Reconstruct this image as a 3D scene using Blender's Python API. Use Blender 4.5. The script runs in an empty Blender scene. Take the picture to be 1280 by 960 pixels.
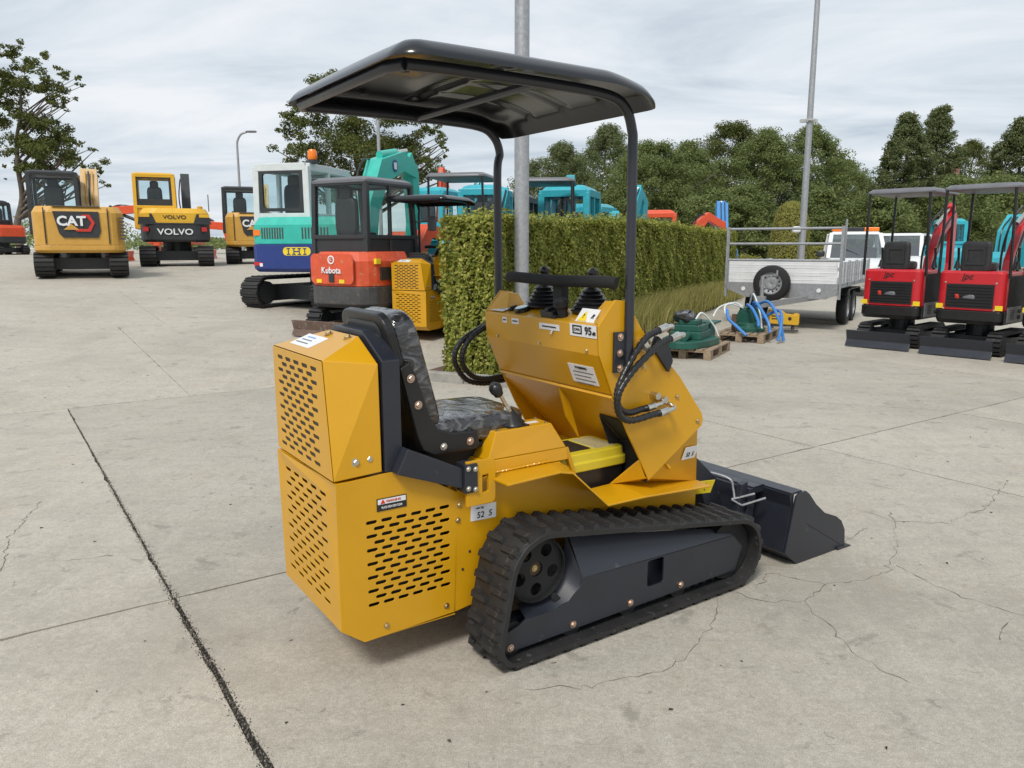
import bpy, bmesh, math, random
import numpy as np
from mathutils import Vector, Matrix, noise
from mathutils.geometry import tessellate_polygon
random.seed(7); RNG = np.random.default_rng(7)
S = bpy.context.scene; COL = S.collection
R = math.radians; PI = math.pi
# ------------------------------------------------------------------ camera, sky, sun
F_PX, H_EYE = 965.0, 1.55
PITCH = math.atan((480 - 308) / F_PX)
cd = bpy.data.cameras.new("camera"); cam = bpy.data.objects.new("camera", cd); COL.objects.link(cam)
cam.location = (0, 0, H_EYE); cam.rotation_euler = (PI / 2 - PITCH, 0, 0)
cd.sensor_width = 36; cd.lens = 36 * F_PX / 1280; cd.clip_end = 2000; cd.clip_start = .05
S.camera = cam
S.view_settings.view_transform = 'Standard'; S.view_settings.look = 'None'
S.view_settings.exposure = 0.85; S.view_settings.gamma = 1
SUN_EL, SUN_AZ = 50, 200          # elevation; azimuth clockwise from +Y (behind and left of the camera)
sd = bpy.data.lights.new("sun", 'SUN'); sun = bpy.data.objects.new("sun", sd); COL.objects.link(sun)
sd.energy = 1.5; sd.angle = R(14); sd.color = (1, .95, .88)
az, el = R(SUN_AZ), R(SUN_EL)
sun.rotation_euler = Vector((math.sin(az) * math.cos(el), math.cos(az) * math.cos(el), math.sin(el))).to_track_quat('Z', 'Y').to_euler()
W = bpy.data.worlds.new("World"); S.world = W; W.use_nodes = True
def N(nt, t, **k):
    n = nt.nodes.new(t)
    for a, v in k.items():
        if a in n.inputs.keys() if isinstance(a, str) else False: n.inputs[a].default_value = v
        else: setattr(n, a, v)
    return n
def build_world():
    nt = W.node_tree; nt.nodes.clear(); L = nt.links.new
    out = N(nt, 'ShaderNodeOutputWorld')
    sky = N(nt, 'ShaderNodeTexSky'); sky.sky_type = 'NISHITA'; sky.sun_disc = False
    sky.sun_elevation = el; sky.sun_rotation = az; sky.air_density = 1; sky.dust_density = 2
    bg1 = N(nt, 'ShaderNodeBackground'); bg1.inputs[1].default_value = .06; L(sky.outputs[0], bg1.inputs[0])
    tc = N(nt, 'ShaderNodeTexCoord'); sp = N(nt, 'ShaderNodeSeparateXYZ'); L(tc.outputs['Generated'], sp.inputs[0])
    zc = N(nt, 'ShaderNodeMath', operation='MAXIMUM'); L(sp.outputs[2], zc.inputs[0]); zc.inputs[1].default_value = 0
    za = N(nt, 'ShaderNodeMath', operation='ADD'); L(zc.outputs[0], za.inputs[0]); za.inputs[1].default_value = .13
    dx = N(nt, 'ShaderNodeMath', operation='DIVIDE'); L(sp.outputs[0], dx.inputs[0]); L(za.outputs[0], dx.inputs[1])
    dy = N(nt, 'ShaderNodeMath', operation='DIVIDE'); L(sp.outputs[1], dy.inputs[0]); L(za.outputs[0], dy.inputs[1])
    cb = N(nt, 'ShaderNodeCombineXYZ'); L(dx.outputs[0], cb.inputs[0]); L(dy.outputs[0], cb.inputs[1])
    mp = N(nt, 'ShaderNodeMapping'); L(cb.outputs[0], mp.inputs[0]); mp.inputs['Rotation'].default_value = (0, 0, R(14)); mp.inputs['Scale'].default_value = (.55, 1.0, 1)
    n1 = N(nt, 'ShaderNodeTexNoise'); L(mp.outputs[0], n1.inputs[0]); n1.inputs['Scale'].default_value = 1.15; n1.inputs['Detail'].default_value = 7; n1.inputs['Roughness'].default_value = .58; n1.inputs['Distortion'].default_value = .5
    rp = N(nt, 'ShaderNodeValToRGB'); L(n1.outputs[0], rp.inputs[0]); e = rp.color_ramp.elements
    e[0].position = .36; e[0].color = (.30, .345, .39, 1); e[1].position = .64; e[1].color = (.51, .525, .545, 1)
    m = rp.color_ramp.elements.new(.5); m.color = (.415, .45, .485, 1)
    bg2 = N(nt, 'ShaderNodeBackground'); L(rp.outputs[0], bg2.inputs[0]); bg2.inputs[1].default_value = 1.0
    mx = N(nt, 'ShaderNodeMixShader'); mx.inputs[0].default_value = .93
    L(bg1.outputs[0], mx.inputs[1]); L(bg2.outputs[0], mx.inputs[2]); L(mx.outputs[0], out.inputs[0])
build_world()

# ------------------------------------------------------------------ materials
MATS = {}
def mat(name, col, rough=.5, metal=0, coat=0, var=.12, vscale=6, bump=0, bscale=40, spec=.5, col2=None, w2=.0, dirt=0, sub=0):
    """principled paint with a little grain, wear and uneven gloss"""
    if name in MATS: return MATS[name]
    m = bpy.data.materials.new(name); m.use_nodes = True; nt = m.node_tree; L = nt.links.new
    p = nt.nodes['Principled BSDF']; p.inputs['Metallic'].default_value = metal
    p.inputs['Coat Weight'].default_value = coat; p.inputs['Coat Roughness'].default_value = .12; p.inputs['Specular IOR Level'].default_value = spec
    tc = N(nt, 'ShaderNodeTexCoord')
    nz = N(nt, 'ShaderNodeTexNoise'); L(tc.outputs['Object'], nz.inputs[0]); nz.inputs['Scale'].default_value = vscale; nz.inputs['Detail'].default_value = 6; nz.inputs['Roughness'].default_value = .62
    mr = N(nt, 'ShaderNodeMapRange'); L(nz.outputs[0], mr.inputs[0]); mr.inputs[1].default_value = .3; mr.inputs[2].default_value = .7; mr.inputs[3].default_value = 1 - var; mr.inputs[4].default_value = 1 + var
    mul = N(nt, 'ShaderNodeMix', data_type='RGBA', blend_type='MULTIPLY'); mul.inputs[0].default_value = 1; mul.inputs[6].default_value = (*col, 1); L(mr.outputs[0], mul.inputs[7])
    c = mul.outputs[2]
    if col2:
        n2 = N(nt, 'ShaderNodeTexNoise'); L(tc.outputs['Object'], n2.inputs[0]); n2.inputs['Scale'].default_value = vscale * 2.7; n2.inputs['Detail'].default_value = 8
        r2 = N(nt, 'ShaderNodeMapRange'); L(n2.outputs[0], r2.inputs[0]); r2.inputs[1].default_value = .62 - w2; r2.inputs[2].default_value = .7 - w2 * .6
        mx = N(nt, 'ShaderNodeMix', data_type='RGBA'); L(r2.outputs[0], mx.inputs[0]); L(c, mx.inputs[6]); mx.inputs[7].default_value = (*col2, 1); c = mx.outputs[2]
    L(c, p.inputs['Base Color'])
    rr = N(nt, 'ShaderNodeMapRange'); L(nz.outputs[0], rr.inputs[0]); rr.inputs[1].default_value = .3; rr.inputs[2].default_value = .7; rr.inputs[3].default_value = max(.02, rough - .06); rr.inputs[4].default_value = min(1, rough + .08); L(rr.outputs[0], p.inputs['Roughness'])
    if bump:
        nb = N(nt, 'ShaderNodeTexNoise'); L(tc.outputs['Object'], nb.inputs[0]); nb.inputs['Scale'].default_value = bscale; nb.inputs['Detail'].default_value = 4
        bp = N(nt, 'ShaderNodeBump'); L(nb.outputs[0], bp.inputs['Height']); bp.inputs['Strength'].default_value = bump; bp.inputs['Distance'].default_value = .01; L(bp.outputs[0], p.inputs['Normal'])
    MATS[name] = m; return m
YEL = mat('loader_yellow', (.60, .305, .004), .33, coat=.18, var=.05, vscale=3, bump=.04, bscale=160)
YEL2 = mat('toolbox_yellow', (.62, .50, .03), .38, var=.04)
GRY = mat('slate_grey_paint', (.018, .021, .030), .38, coat=.15, var=.12, bump=.05, bscale=180, col2=(.05, .05, .05), w2=-.06)
BLK = mat('black_plastic', (.012, .012, .013), .32, var=.2)
BLKM = mat('black_matt', (.010, .010, .011), .7, var=.25)
FOAM = mat('black_foam', (.012, .012, .013), .85, var=.2, bump=.3, bscale=300)
RUB = mat('track_rubber', (.017, .0165, .017), .62, var=.3, vscale=9, bump=.25, bscale=90, col2=(.06, .056, .05), w2=.0)
STEEL = mat('zinc_steel', (.62, .60, .55), .28, metal=1, var=.15, vscale=40)
COPPER = mat('copper_zinc', (.58, .43, .34), .34, metal=1, var=.2, vscale=40)
BRASSY = mat('yellow_zinc', (.60, .47, .25), .3, metal=1, var=.2, vscale=40)
GALV = mat('galvanised_steel', (.36, .37, .385), .48, metal=.55, var=.16, vscale=22, col2=(.26, .27, .28), w2=.03)
ALU = mat('aluminium_board', (.74, .75, .76), .4, metal=.15, var=.06, vscale=4)
WHT = mat('white_paint', (.72, .73, .74), .35, coat=.2, var=.05)
LBL = mat('white_label', (.74, .75, .76), .4, var=.05, vscale=60)
INK = mat('black_ink', (.015, .015, .018), .5)
REDINK = mat('red_ink', (.55, .03, .02), .5)
YINK = mat('yellow_ink', (.8, .6, .02), .5)
CATY = mat('ochre_yellow', (.56, .31, .055), .42, coat=.1, var=.08)
VOLY = mat('bright_yellow', (.70, .40, .02), .4, coat=.15, var=.06)
ORG = mat('orange_paint', (.66, .075, .018), .4, coat=.15, var=.10, col2=(.42, .06, .02), w2=.0)
FADE = mat('faded_orange', (.62, .085, .03), .5, var=.14, col2=(.5, .2, .11), w2=.02)
RED = mat('red_paint', (.50, .012, .02), .33, coat=.3, var=.06)
TURQ = mat('turquoise_paint', (.03, .44, .36), .4, coat=.12, var=.10)
TEAL = mat('teal_blue_paint', (.025, .36, .44), .4, coat=.12, var=.10)
BLU = mat('dark_blue_paint', (.012, .035, .19), .4, coat=.15, var=.10)
SKYB = mat('light_blue_paint', (.05, .25, .58), .45, var=.10)
CABW = mat('grey_white_paint', (.58, .62, .62), .42, coat=.1, var=.06)
CABB = mat('cab_black', (.028, .031, .034), .42, var=.15)
CABG = mat('roof_grey', (.14, .145, .16), .42, var=.12)
CWT = mat('counterweight_grey', (.06, .06, .062), .55, var=.25, col2=(.16, .10, .06), w2=.02)
RUST = mat('rusty_blade', (.13, .085, .065), .7, var=.3, col2=(.26, .24, .22), w2=.03, bump=.2)
DGRN = mat('dark_green_paint', (.012, .085, .062), .42, var=.12)
BHOSE = mat('blue_hose', (.05, .21, .55), .4)
WHOSE = mat('white_hose', (.65, .70, .70), .45)
BEACON = mat('orange_lens', (.85, .20, .01), .2, var=.05)
LAMPR = mat('red_lens', (.5, .02, .02), .25)
TOOLB = mat('breaker_yellow', (.64, .37, .02), .4, var=.08)
WOOD = mat('pallet_wood', (.30, .225, .15), .8, var=.25, vscale=14, bump=.4, bscale=60, col2=(.17, .13, .095), w2=.05)
KERB = mat('kerb_concrete', (.28, .27, .245), .85, var=.2, vscale=10, bump=.4, bscale=60)
BARK = mat('bark', (.115, .095, .075), .9, var=.3, bump=.6, bscale=12)
TWIG = mat('hedge_twigs', (.075, .06, .036), .9, var=.35, vscale=18, bump=.8, bscale=30)
ROOF = mat('roof_tiles', (.075, .07, .068), .7, var=.2)
BRICK = mat('brick_wall', (.26, .14, .10), .8, var=.2)
DIRT = mat('joint_dirt', (.060, .055, .046), .95, var=.8, vscale=90, bump=.8, bscale=60)
CRACK = mat('crack_dirt', (.13, .118, .10), .95, var=.3, vscale=30)
INT = mat('near_black', (.02, .02, .021), .6, var=.4)
SEATF = mat('seat_vinyl', (.02, .02, .022), .5, var=.2, bump=.2)
AMBER = mat('mud_brown', (.10, .065, .04), .9, var=.3)
def film_mat():
    m = bpy.data.materials.new('clear_plastic_film'); m.use_nodes = True; nt = m.node_tree; L = nt.links.new
    p = nt.nodes['Principled BSDF']; tc = N(nt, 'ShaderNodeTexCoord')
    mp = N(nt, 'ShaderNodeMapping'); L(tc.outputs['Object'], mp.inputs[0]); mp.inputs['Scale'].default_value = (9, 5, 14)
    a = N(nt, 'ShaderNodeTexNoise'); L(mp.outputs[0], a.inputs[0]); a.inputs['Scale'].default_value = 1.6; a.inputs['Detail'].default_value = 6; a.inputs['Distortion'].default_value = 1.6
    rp = N(nt, 'ShaderNodeValToRGB'); L(a.outputs[0], rp.inputs[0]); e = rp.color_ramp.elements; e[0].position = .50; e[0].color = (.022, .022, .025, 1); e[1].position = .80; e[1].color = (.20, .205, .21, 1)
    L(rp.outputs[0], p.inputs['Base Color']); p.inputs['Roughness'].default_value = .16; p.inputs['Coat Weight'].default_value = .9; p.inputs['Coat Roughness'].default_value = .08
    b = N(nt, 'ShaderNodeBump'); L(a.outputs[0], b.inputs['Height']); b.inputs['Strength'].default_value = .8; b.inputs['Distance'].default_value = .012; L(b.outputs[0], p.inputs['Normal']); L(b.outputs[0], p.inputs['Coat Normal'])
    return m
FILM = film_mat()
def canopy_mat():
    m = bpy.data.materials.new('gloss_abs'); m.use_nodes = True; p = m.node_tree.nodes['Principled BSDF']
    p.inputs['Base Color'].default_value = (.007, .0072, .008, 1); p.inputs['Roughness'].default_value = .2; p.inputs['Coat Weight'].default_value = .25; p.inputs['Coat Roughness'].default_value = .07
    return m
ABS = canopy_mat()
def glass_mat(name, tint, refl=.10):
    m = bpy.data.materials.new(name); m.use_nodes = True; nt = m.node_tree; nt.nodes.clear(); L = nt.links.new
    o = N(nt, 'ShaderNodeOutputMaterial'); t = N(nt, 'ShaderNodeBsdfTransparent'); t.inputs[0].default_value = (*tint, 1)
    g = N(nt, 'ShaderNodeBsdfGlossy'); g.inputs['Roughness'].default_value = .03
    f = N(nt, 'ShaderNodeFresnel'); f.inputs[0].default_value = 1.45
    ad = N(nt, 'ShaderNodeMath', operation='ADD'); L(f.outputs[0], ad.inputs[0]); ad.inputs[1].default_value = refl
    gm = N(nt, 'ShaderNodeNewGeometry'); iv = N(nt, 'ShaderNodeMath', operation='SUBTRACT'); iv.inputs[0].default_value = 1; L(gm.outputs['Backfacing'], iv.inputs[1]); ml = N(nt, 'ShaderNodeMath', operation='MULTIPLY'); L(ad.outputs[0], ml.inputs[0]); L(iv.outputs[0], ml.inputs[1])
    mx = N(nt, 'ShaderNodeMixShader'); L(ml.outputs[0], mx.inputs[0]); L(t.outputs[0], mx.inputs[1]); L(g.outputs[0], mx.inputs[2]); L(mx.outputs[0], o.inputs[0])
    return m
GLASS = glass_mat('cab_glass', (.90, .955, .965), .005)
GLASST = glass_mat('windscreen_glass', (.8, .86, .87), .22)
GLASSD = glass_mat('tinted_glass', (.88, .93, .92), .01)
def leaf_mat(name, c1, c2, c3, trans=.25):
    m = bpy.data.materials.new(name); m.use_nodes = True; nt = m.node_tree; nt.nodes.clear(); L = nt.links.new
    o = N(nt, 'ShaderNodeOutputMaterial'); g = N(nt, 'ShaderNodeNewGeometry')
    rp = N(nt, 'ShaderNodeValToRGB'); L(g.outputs['Random Per Island'], rp.inputs[0]); e = rp.color_ramp.elements
    e[0].color = (*c1, 1); e[1].color = (*c3, 1); k = e.new(.55); k.color = (*c2, 1)
    d = N(nt, 'ShaderNodeBsdfPrincipled'); L(rp.outputs[0], d.inputs['Base Color']); d.inputs['Roughness'].default_value = .55; d.inputs['Specular IOR Level'].default_value = .25
    t = N(nt, 'ShaderNodeBsdfTranslucent'); L(rp.outputs[0], t.inputs[0])
    mx = N(nt, 'ShaderNodeMixShader'); mx.inputs[0].default_value = trans; L(d.outputs[0], mx.inputs[1]); L(t.outputs[0], mx.inputs[2]); L(mx.outputs[0], o.inputs[0])
    return m
LEAF_H = leaf_mat('hornbeam_leaf', (.14, .17, .024), (.30, .33, .055), (.54, .51, .15), .45)
LEAF_F = leaf_mat('hornbeam_leaf_far', (.20, .22, .045), (.33, .33, .08), (.46, .40, .14), .45)
LEAF_O = leaf_mat('oak_leaf', (.065, .095, .024), (.12, .15, .038), (.20, .19, .055), .45)
LEAF_D = leaf_mat('dark_leaf', (.12, .16, .055), (.20, .25, .085), (.30, .335, .125), .5)
LEAF_B = leaf_mat('birch_leaf', (.10, .135, .052), (.17, .21, .085), (.26, .275, .125), .5)
GRASS = leaf_mat('grass_blade', (.24, .25, .07), (.38, .36, .12), (.55, .46, .20), .5)

GRIT = leaf_mat('grit', (.02, .018, .015), (.06, .054, .044), (.34, .31, .27), 0)
def concrete_mat():
    m = bpy.data.materials.new('yard_concrete'); m.use_nodes = True; nt = m.node_tree; L = nt.links.new
    p = nt.nodes['Principled BSDF']; g = N(nt, 'ShaderNodeNewGeometry'); oi = N(nt, 'ShaderNodeObjectInfo')
    def noise_(sc, det=6, rough=.6, dist=0, off=(0, 0, 0), scl=(1, 1, 1), rot=0):
        mp = N(nt, 'ShaderNodeMapping'); L(g.outputs['Position'], mp.inputs[0]); mp.inputs['Location'].default_value = off; mp.inputs['Scale'].default_value = scl; mp.inputs['Rotation'].default_value = (0, 0, rot)
        n = N(nt, 'ShaderNodeTexNoise'); L(mp.outputs[0], n.inputs[0]); n.inputs['Scale'].default_value = sc; n.inputs['Detail'].default_value = det; n.inputs['Roughness'].default_value = rough; n.inputs['Distortion'].default_value = dist; return n.outputs[0]
    def ramp(x, a, b, lo=0, hi=1):
        r = N(nt, 'ShaderNodeMapRange'); L(x, r.inputs[0]); r.inputs[1].default_value = a; r.inputs[2].default_value = b; r.inputs[3].default_value = lo; r.inputs[4].default_value = hi; return r.outputs[0]
    def mix(f, a, b, mode='MIX'):
        x = N(nt, 'ShaderNodeMix', data_type='RGBA', blend_type=mode)
        if isinstance(f, float): x.inputs[0].default_value = f
        else: L(f, x.inputs[0])
        for s, v in ((6, a), (7, b)):
            if isinstance(v, tuple): x.inputs[s].default_value = (*v, 1)
            else: L(v, x.inputs[s])
        return x.outputs[2]
    big = noise_(.5, 5, .55, .4); mid = noise_(2.3, 8, .66, .6, (3, 1, 0)); mott = noise_(7, 7, .68, .8, (5, 3, 0)); fine = noise_(60, 5, .75); grit = noise_(240, 3, .7)
    streak = noise_(1.0, 8, .68, .35, (7, 2, 0), (.6, 6.0, 1), R(-34)); streak2 = noise_(1.0, 7, .68, .2, (1, 5, 0), (9, .8, 1), R(-20))
    c = mix(ramp(big, .40, .60), (.42, .395, .345), (.58, .555, .49))
    c = mix(ramp(mid, .43, .58, 0, .8), c, (.55, .52, .45))
    c = mix(ramp(mott, .46, .60, 0, .42), c, (.385, .36, .305))
    c = mix(ramp(streak, .50, .66, 0, .32), c, (.32, .30, .26))
    c = mix(ramp(streak2, .56, .64, 0, .55), c, (.58, .555, .49))
    spots = noise_(4.6, 8, .68, .5, (11, 4, 0)); c = mix(ramp(spots, .58, .66, 0, .65), c, (.165, .155, .135))
    rust = noise_(1.5, 7, .66, .8, (2, 9, 0)); c = mix(ramp(rust, .58, .70, 0, .45), c, (.42, .33, .22))
    sm = noise_(15, 5, .62, .9, (6, 6, 0)); c = mix(ramp(sm, .64, .70, 0, .65), c, (.12, .112, .098))
    mf = noise_(24, 6, .72, .4, (8, 2, 0)); c = mix(ramp(mf, .50, .66, 0, .5), c, (.34, .318, .272)); c = mix(ramp(mf, .50, .36, 0, .4), c, (.60, .575, .51))
    soft = noise_(.9, 4, .5, .3, (4, 13, 0)); c = mix(ramp(soft, .56, .68, 0, .4), c, (.30, .28, .24))
    pale = noise_(9, 6, .7, 1.5, (1, 16, 0)); c = mix(ramp(pale, .60, .68, 0, .55), c, (.62, .595, .53))
    c = mix(ramp(fine, .36, .60, .55, 0), c, (.28, .262, .225))
    c = mix(ramp(grit, .36, .62, .6, 0), c, (.24, .225, .195))
    c = mix(ramp(grit, .56, .70, 0, .5), c, (.64, .62, .56))
    tone = ramp(oi.outputs['Random'], 0, 1, .93, 1.06); c = mix(1.0, c, tone, 'MULTIPLY'); c = mix(1.0, c, (1.03, 1.01, .985), 'MULTIPLY')
    L(c, p.inputs['Base Color']); L(ramp(mid, .3, .7, .72, .92), p.inputs['Roughness']); p.inputs['Specular IOR Level'].default_value = .3
    b = N(nt, 'ShaderNodeBump'); L(fine, b.inputs['Height']); b.inputs['Strength'].default_value = .35; b.inputs['Distance'].default_value = .004
    b2 = N(nt, 'ShaderNodeBump'); L(mid, b2.inputs['Height']); b2.inputs['Strength'].default_value = .3; b2.inputs['Distance'].default_value = .02; L(b.outputs[0], b2.inputs['Normal']); L(b2.outputs[0], p.inputs['Normal'])
    return m
CONC = concrete_mat()

# ------------------------------------------------------------------ mesh helpers
class B:
    """collects shapes, built as one mesh"""
    def __init__(s, M=None): s.v = []; s.f = []; s.M = M
    def add(s, vs, fs):
        o = len(s.v)
        s.v += [s.M @ Vector(v) for v in vs] if s.M else [Vector(v) for v in vs]
        s.f += [tuple(i + o for i in f) for f in fs]; return s
    def box(s, a, b):
        x0, y0, z0 = a; x1, y1, z1 = b
        return s.add([(x0, y0, z0), (x1, y0, z0), (x1, y1, z0), (x0, y1, z0), (x0, y0, z1), (x1, y0, z1), (x1, y1, z1), (x0, y1, z1)],
                     [(0, 3, 2, 1), (4, 5, 6, 7), (0, 1, 5, 4), (1, 2, 6, 5), (2, 3, 7, 6), (3, 0, 4, 7)])
    def obox(s, p, q, w, h, up=(0, 0, 1)):
        """bar of section w x h from p to q"""
        p, q = Vector(p), Vector(q); d = (q - p).normalized(); u = Vector(up)
        sd = d.cross(u); sd = (sd if sd.length > 1e-4 else d.cross(Vector((1, 0, 0)))).normalized(); u = sd.cross(d)
        vs = [e + sd * a * w / 2 + u * b * h / 2 for e in (p, q) for a, b in ((-1, -1), (1, -1), (1, 1), (-1, 1))]
        return s.add(vs, [(0, 1, 2, 3), (7, 6, 5, 4), (0, 4, 5, 1), (1, 5, 6, 2), (2, 6, 7, 3), (3, 7, 4, 0)])
    def hexa(s, vs):
        """8 points: bottom ring then top ring"""
        return s.add(vs, [(0, 3, 2, 1), (4, 5, 6, 7), (0, 1, 5, 4), (1, 2, 6, 5), (2, 3, 7, 6), (3, 0, 4, 7)])
    def prism(s, pts, a, b, ax='y'):
        """extrude a 2D outline along an axis; pts are (x,z) for y, (y,z) for x, (x,y) for z"""
        f = {'y': lambda p, t: (p[0], t, p[1]), 'x': lambda p, t: (t, p[0], p[1]), 'z': lambda p, t: (p[0], p[1], t)}[ax]
        n = len(pts); vs = [f(p, a) for p in pts] + [f(p, b) for p in pts]
        tri = tessellate_polygon([[Vector((p[0], p[1], 0)) for p in pts]])
        return s.add(vs, [tuple(t) for t in tri] + [tuple(n + i for i in reversed(t)) for t in tri] + [(i, (i + 1) % n, n + (i + 1) % n, n + i) for i in range(n)])
    def plate(s, out, holes, t, o, eu, ev):
        """sheet with holes: outline in (u,v), thickness t against the normal eu x ev"""
        o, eu, ev = Vector(o), Vector(eu), Vector(ev); en = eu.cross(ev).normalized()
        loops = [out] + holes; flat = [p for l in loops for p in l]; n = len(flat)
        vs = [o + eu * p[0] + ev * p[1] for p in flat] + [o + eu * p[0] + ev * p[1] - en * t for p in flat]
        tri = tessellate_polygon([[Vector((p[0], p[1], 0)) for p in l] for l in loops])
        fs = [tuple(q) for q in tri] + [tuple(n + i for i in reversed(q)) for q in tri]; k = 0
        for l in loops:
            m = len(l); fs += [(k + i, k + (i + 1) % m, n + k + (i + 1) % m, n + k + i) for i in range(m)]; k += m
        return s.add(vs, fs)
    def loft(s, rings, cap=True):
        n = len(rings[0]); vs = [p for r in rings for p in r]; fs = []
        for k in range(len(rings) - 1):
            fs += [(k * n + i, k * n + (i + 1) % n, (k + 1) * n + (i + 1) % n, (k + 1) * n + i) for i in range(n)]
        if cap: fs += [tuple(range(n))[::-1], tuple((len(rings) - 1) * n + i for i in range(n))]
        return s.add(vs, fs)
    def tube(s, path, r, n=10, rf=None, cap=True):
        P = [Vector(p) for p in path]; rings = []; prev = None
        for i, p in enumerate(P):
            d = (P[min(i + 1, len(P) - 1)] - P[max(i - 1, 0)]).normalized()
            if prev is None: a = d.orthogonal().normalized()
            else: a = (prev - d * prev.dot(d)).normalized()
            prev = a; b = d.cross(a); rr = rf(i / (len(P) - 1)) if rf else r
            rings.append([p + (a * math.cos(2 * PI * k / n) + b * math.sin(2 * PI * k / n)) * rr for k in range(n)])
        return s.loft(rings, cap)
    def cyl(s, p, q, r, n=16, r2=None):
        r2 = r if r2 is None else r2
        return s.tube([p, q], r, n, lambda t: r + (r2 - r) * t)
    def lathe(s, prof, p, d, n=20, cap=True):
        """profile (radius, distance along d) turned about the axis d through p"""
        p, d = Vector(p), Vector(d).normalized(); a = d.orthogonal().normalized(); b = d.cross(a)
        return s.loft([[p + d * h + (a * math.cos(2 * PI * k / n) + b * math.sin(2 * PI * k / n)) * max(r, 1e-4) for k in range(n)] for r, h in prof], cap)
    def sup(s, c, h, e=.35, nu=20, nv=12, wob=0):
        """superellipsoid cushion"""
        c = Vector(c); P = lambda w: math.copysign(abs(w) ** e, w); rings = []
        for j in range(nv + 1):
            ph = -PI / 2 + PI * j / nv; cp, sp_ = abs(math.cos(ph)) ** e, P(math.sin(ph)); ring = []
            for i in range(nu):
                th = 2 * PI * i / nu; q = Vector((cp * P(math.cos(th)) * h[0], cp * P(math.sin(th)) * h[1], sp_ * h[2])) + c
                if wob: q += Vector(noise.noise_vector(q * 14)) * wob
                ring.append(q)
            rings.append(ring)
        return s.loft(rings)
def finish(o, label=None, cat=None, group=None, kind=None):
    for k, v in (('label', label), ('category', cat), ('group', group), ('kind', kind)):
        if v: o[k] = v
    return o
def build(name, b, m, parent=None, smooth=False, bev=0, label=None, cat=None, group=None, kind=None, seg=2, ang=35):
    me = bpy.data.meshes.new(name); me.from_pydata([tuple(v) for v in b.v], [], b.f); me.materials.append(m)
    bm = bmesh.new(); bm.from_mesh(me)
    if bev: bmesh.ops.remove_doubles(bm, verts=bm.verts, dist=1e-5)
    bmesh.ops.recalc_face_normals(bm, faces=bm.faces); bm.to_mesh(me); bm.free()
    if smooth:
        me.shade_smooth()
        try: me.set_sharp_from_angle(angle=R(ang))
        except Exception: pass
    o = bpy.data.objects.new(name, me); COL.objects.link(o); o.parent = parent
    if bev:
        md = o.modifiers.new('edge', 'BEVEL'); md.width = bev; md.segments = seg; md.limit_method = 'ANGLE'; md.angle_limit = R(40); md.harden_normals = False
    return finish(o, label, cat, group, kind)
def inst(name, me, parent, loc=(0, 0, 0), quat=None, scale=None):
    o = bpy.data.objects.new(name, me); COL.objects.link(o); o.parent = parent; o.location = loc
    if quat is not None: o.rotation_mode = 'QUATERNION'; o.rotation_quaternion = quat
    if scale: o.scale = scale
    return o
def thing(name, label, cat, loc=(0, 0, 0), rz=0, group=None):
    o = bpy.data.objects.new(name, None); COL.objects.link(o); o.location = loc; o.rotation_euler = (0, 0, rz); o.empty_display_size = .2
    return finish(o, label, cat, group)
def copy_tree(o, parent=None):
    c = o.copy(); COL.objects.link(c); c.parent = parent
    for ch in list(o.children): copy_tree(ch, c)
    return c
_bolt = {}
def bolt(parent, p, d, r=.009, m=None, name='bolt'):
    m = m or BRASSY; key = m.name
    if key not in _bolt:
        b = B(); b.lathe([(0, 0), (1.45, 0), (1.45, .22), (1.0, .24)], (0, 0, 0), (0, 0, 1), 12); b.lathe([(.98, .2), (.98, .75), (.8, .9), (0, .9)], (0, 0, 0), (0, 0, 1), 6)
        o = build('bolt', b, m); _bolt[key] = o.data; bpy.data.objects.remove(o)
    return inst(name, _bolt[key], parent, p, Vector((0, 0, 1)).rotation_difference(Vector(d)), (r, r, r))
_txt = {}
def text(parent, s, size, p, ex, ey, m, ext=.0012, off=0.0, name='lettering', sx=1, shear=0):
    """lettering; p centre, ex reading direction, ey up the letters"""
    key = (s, off, shear, m.name)
    if key not in _txt:
        c = bpy.data.curves.new('lettering', 'FONT'); c.body = s; c.align_x = 'CENTER'; c.align_y = 'CENTER'; c.size = 1; c.offset = off; c.extrude = .02; c.shear = shear; c.resolution_u = 3
        to = bpy.data.objects.new('tmp', c); COL.objects.link(to); dg = bpy.context.evaluated_depsgraph_get(); me = bpy.data.meshes.new_from_object(to.evaluated_get(dg))
        bpy.data.objects.remove(to); me.name = 'lettering'; me.materials.clear(); me.materials.append(m); _txt[key] = me
    ex, ey = Vector(ex).normalized(), Vector(ey).normalized(); ez = ex.cross(ey)
    M = Matrix.Translation(Vector(p)) @ Matrix((ex, ey, ez)).transposed().to_4x4() @ Matrix.Diagonal((size * sx, size, ext / .02, 1))
    o = bpy.data.objects.new(name, _txt[key]); COL.objects.link(o); o.parent = parent; o.matrix_local = M; return o
def decal(parent, c, ex, ey, w, h, m=None, t=.002, name='label_plate', holes=()):
    """thin stuck-on plate centred on c"""
    ex, ey = Vector(ex).normalized(), Vector(ey).normalized(); n = ex.cross(ey); b = B()
    b.plate([(-w / 2, -h / 2), (w / 2, -h / 2), (w / 2, h / 2), (-w / 2, h / 2)], list(holes), t, Vector(c) + n * t, ex, ey)
    return build(name, b, m or LBL, parent)
def arc(c, r, a0, a1, n=6): return [(c[0] + r * math.cos(R(a0 + (a1 - a0) * i / n)), c[1] + r * math.sin(R(a0 + (a1 - a0) * i / n))) for i in range(n + 1)]
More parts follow.
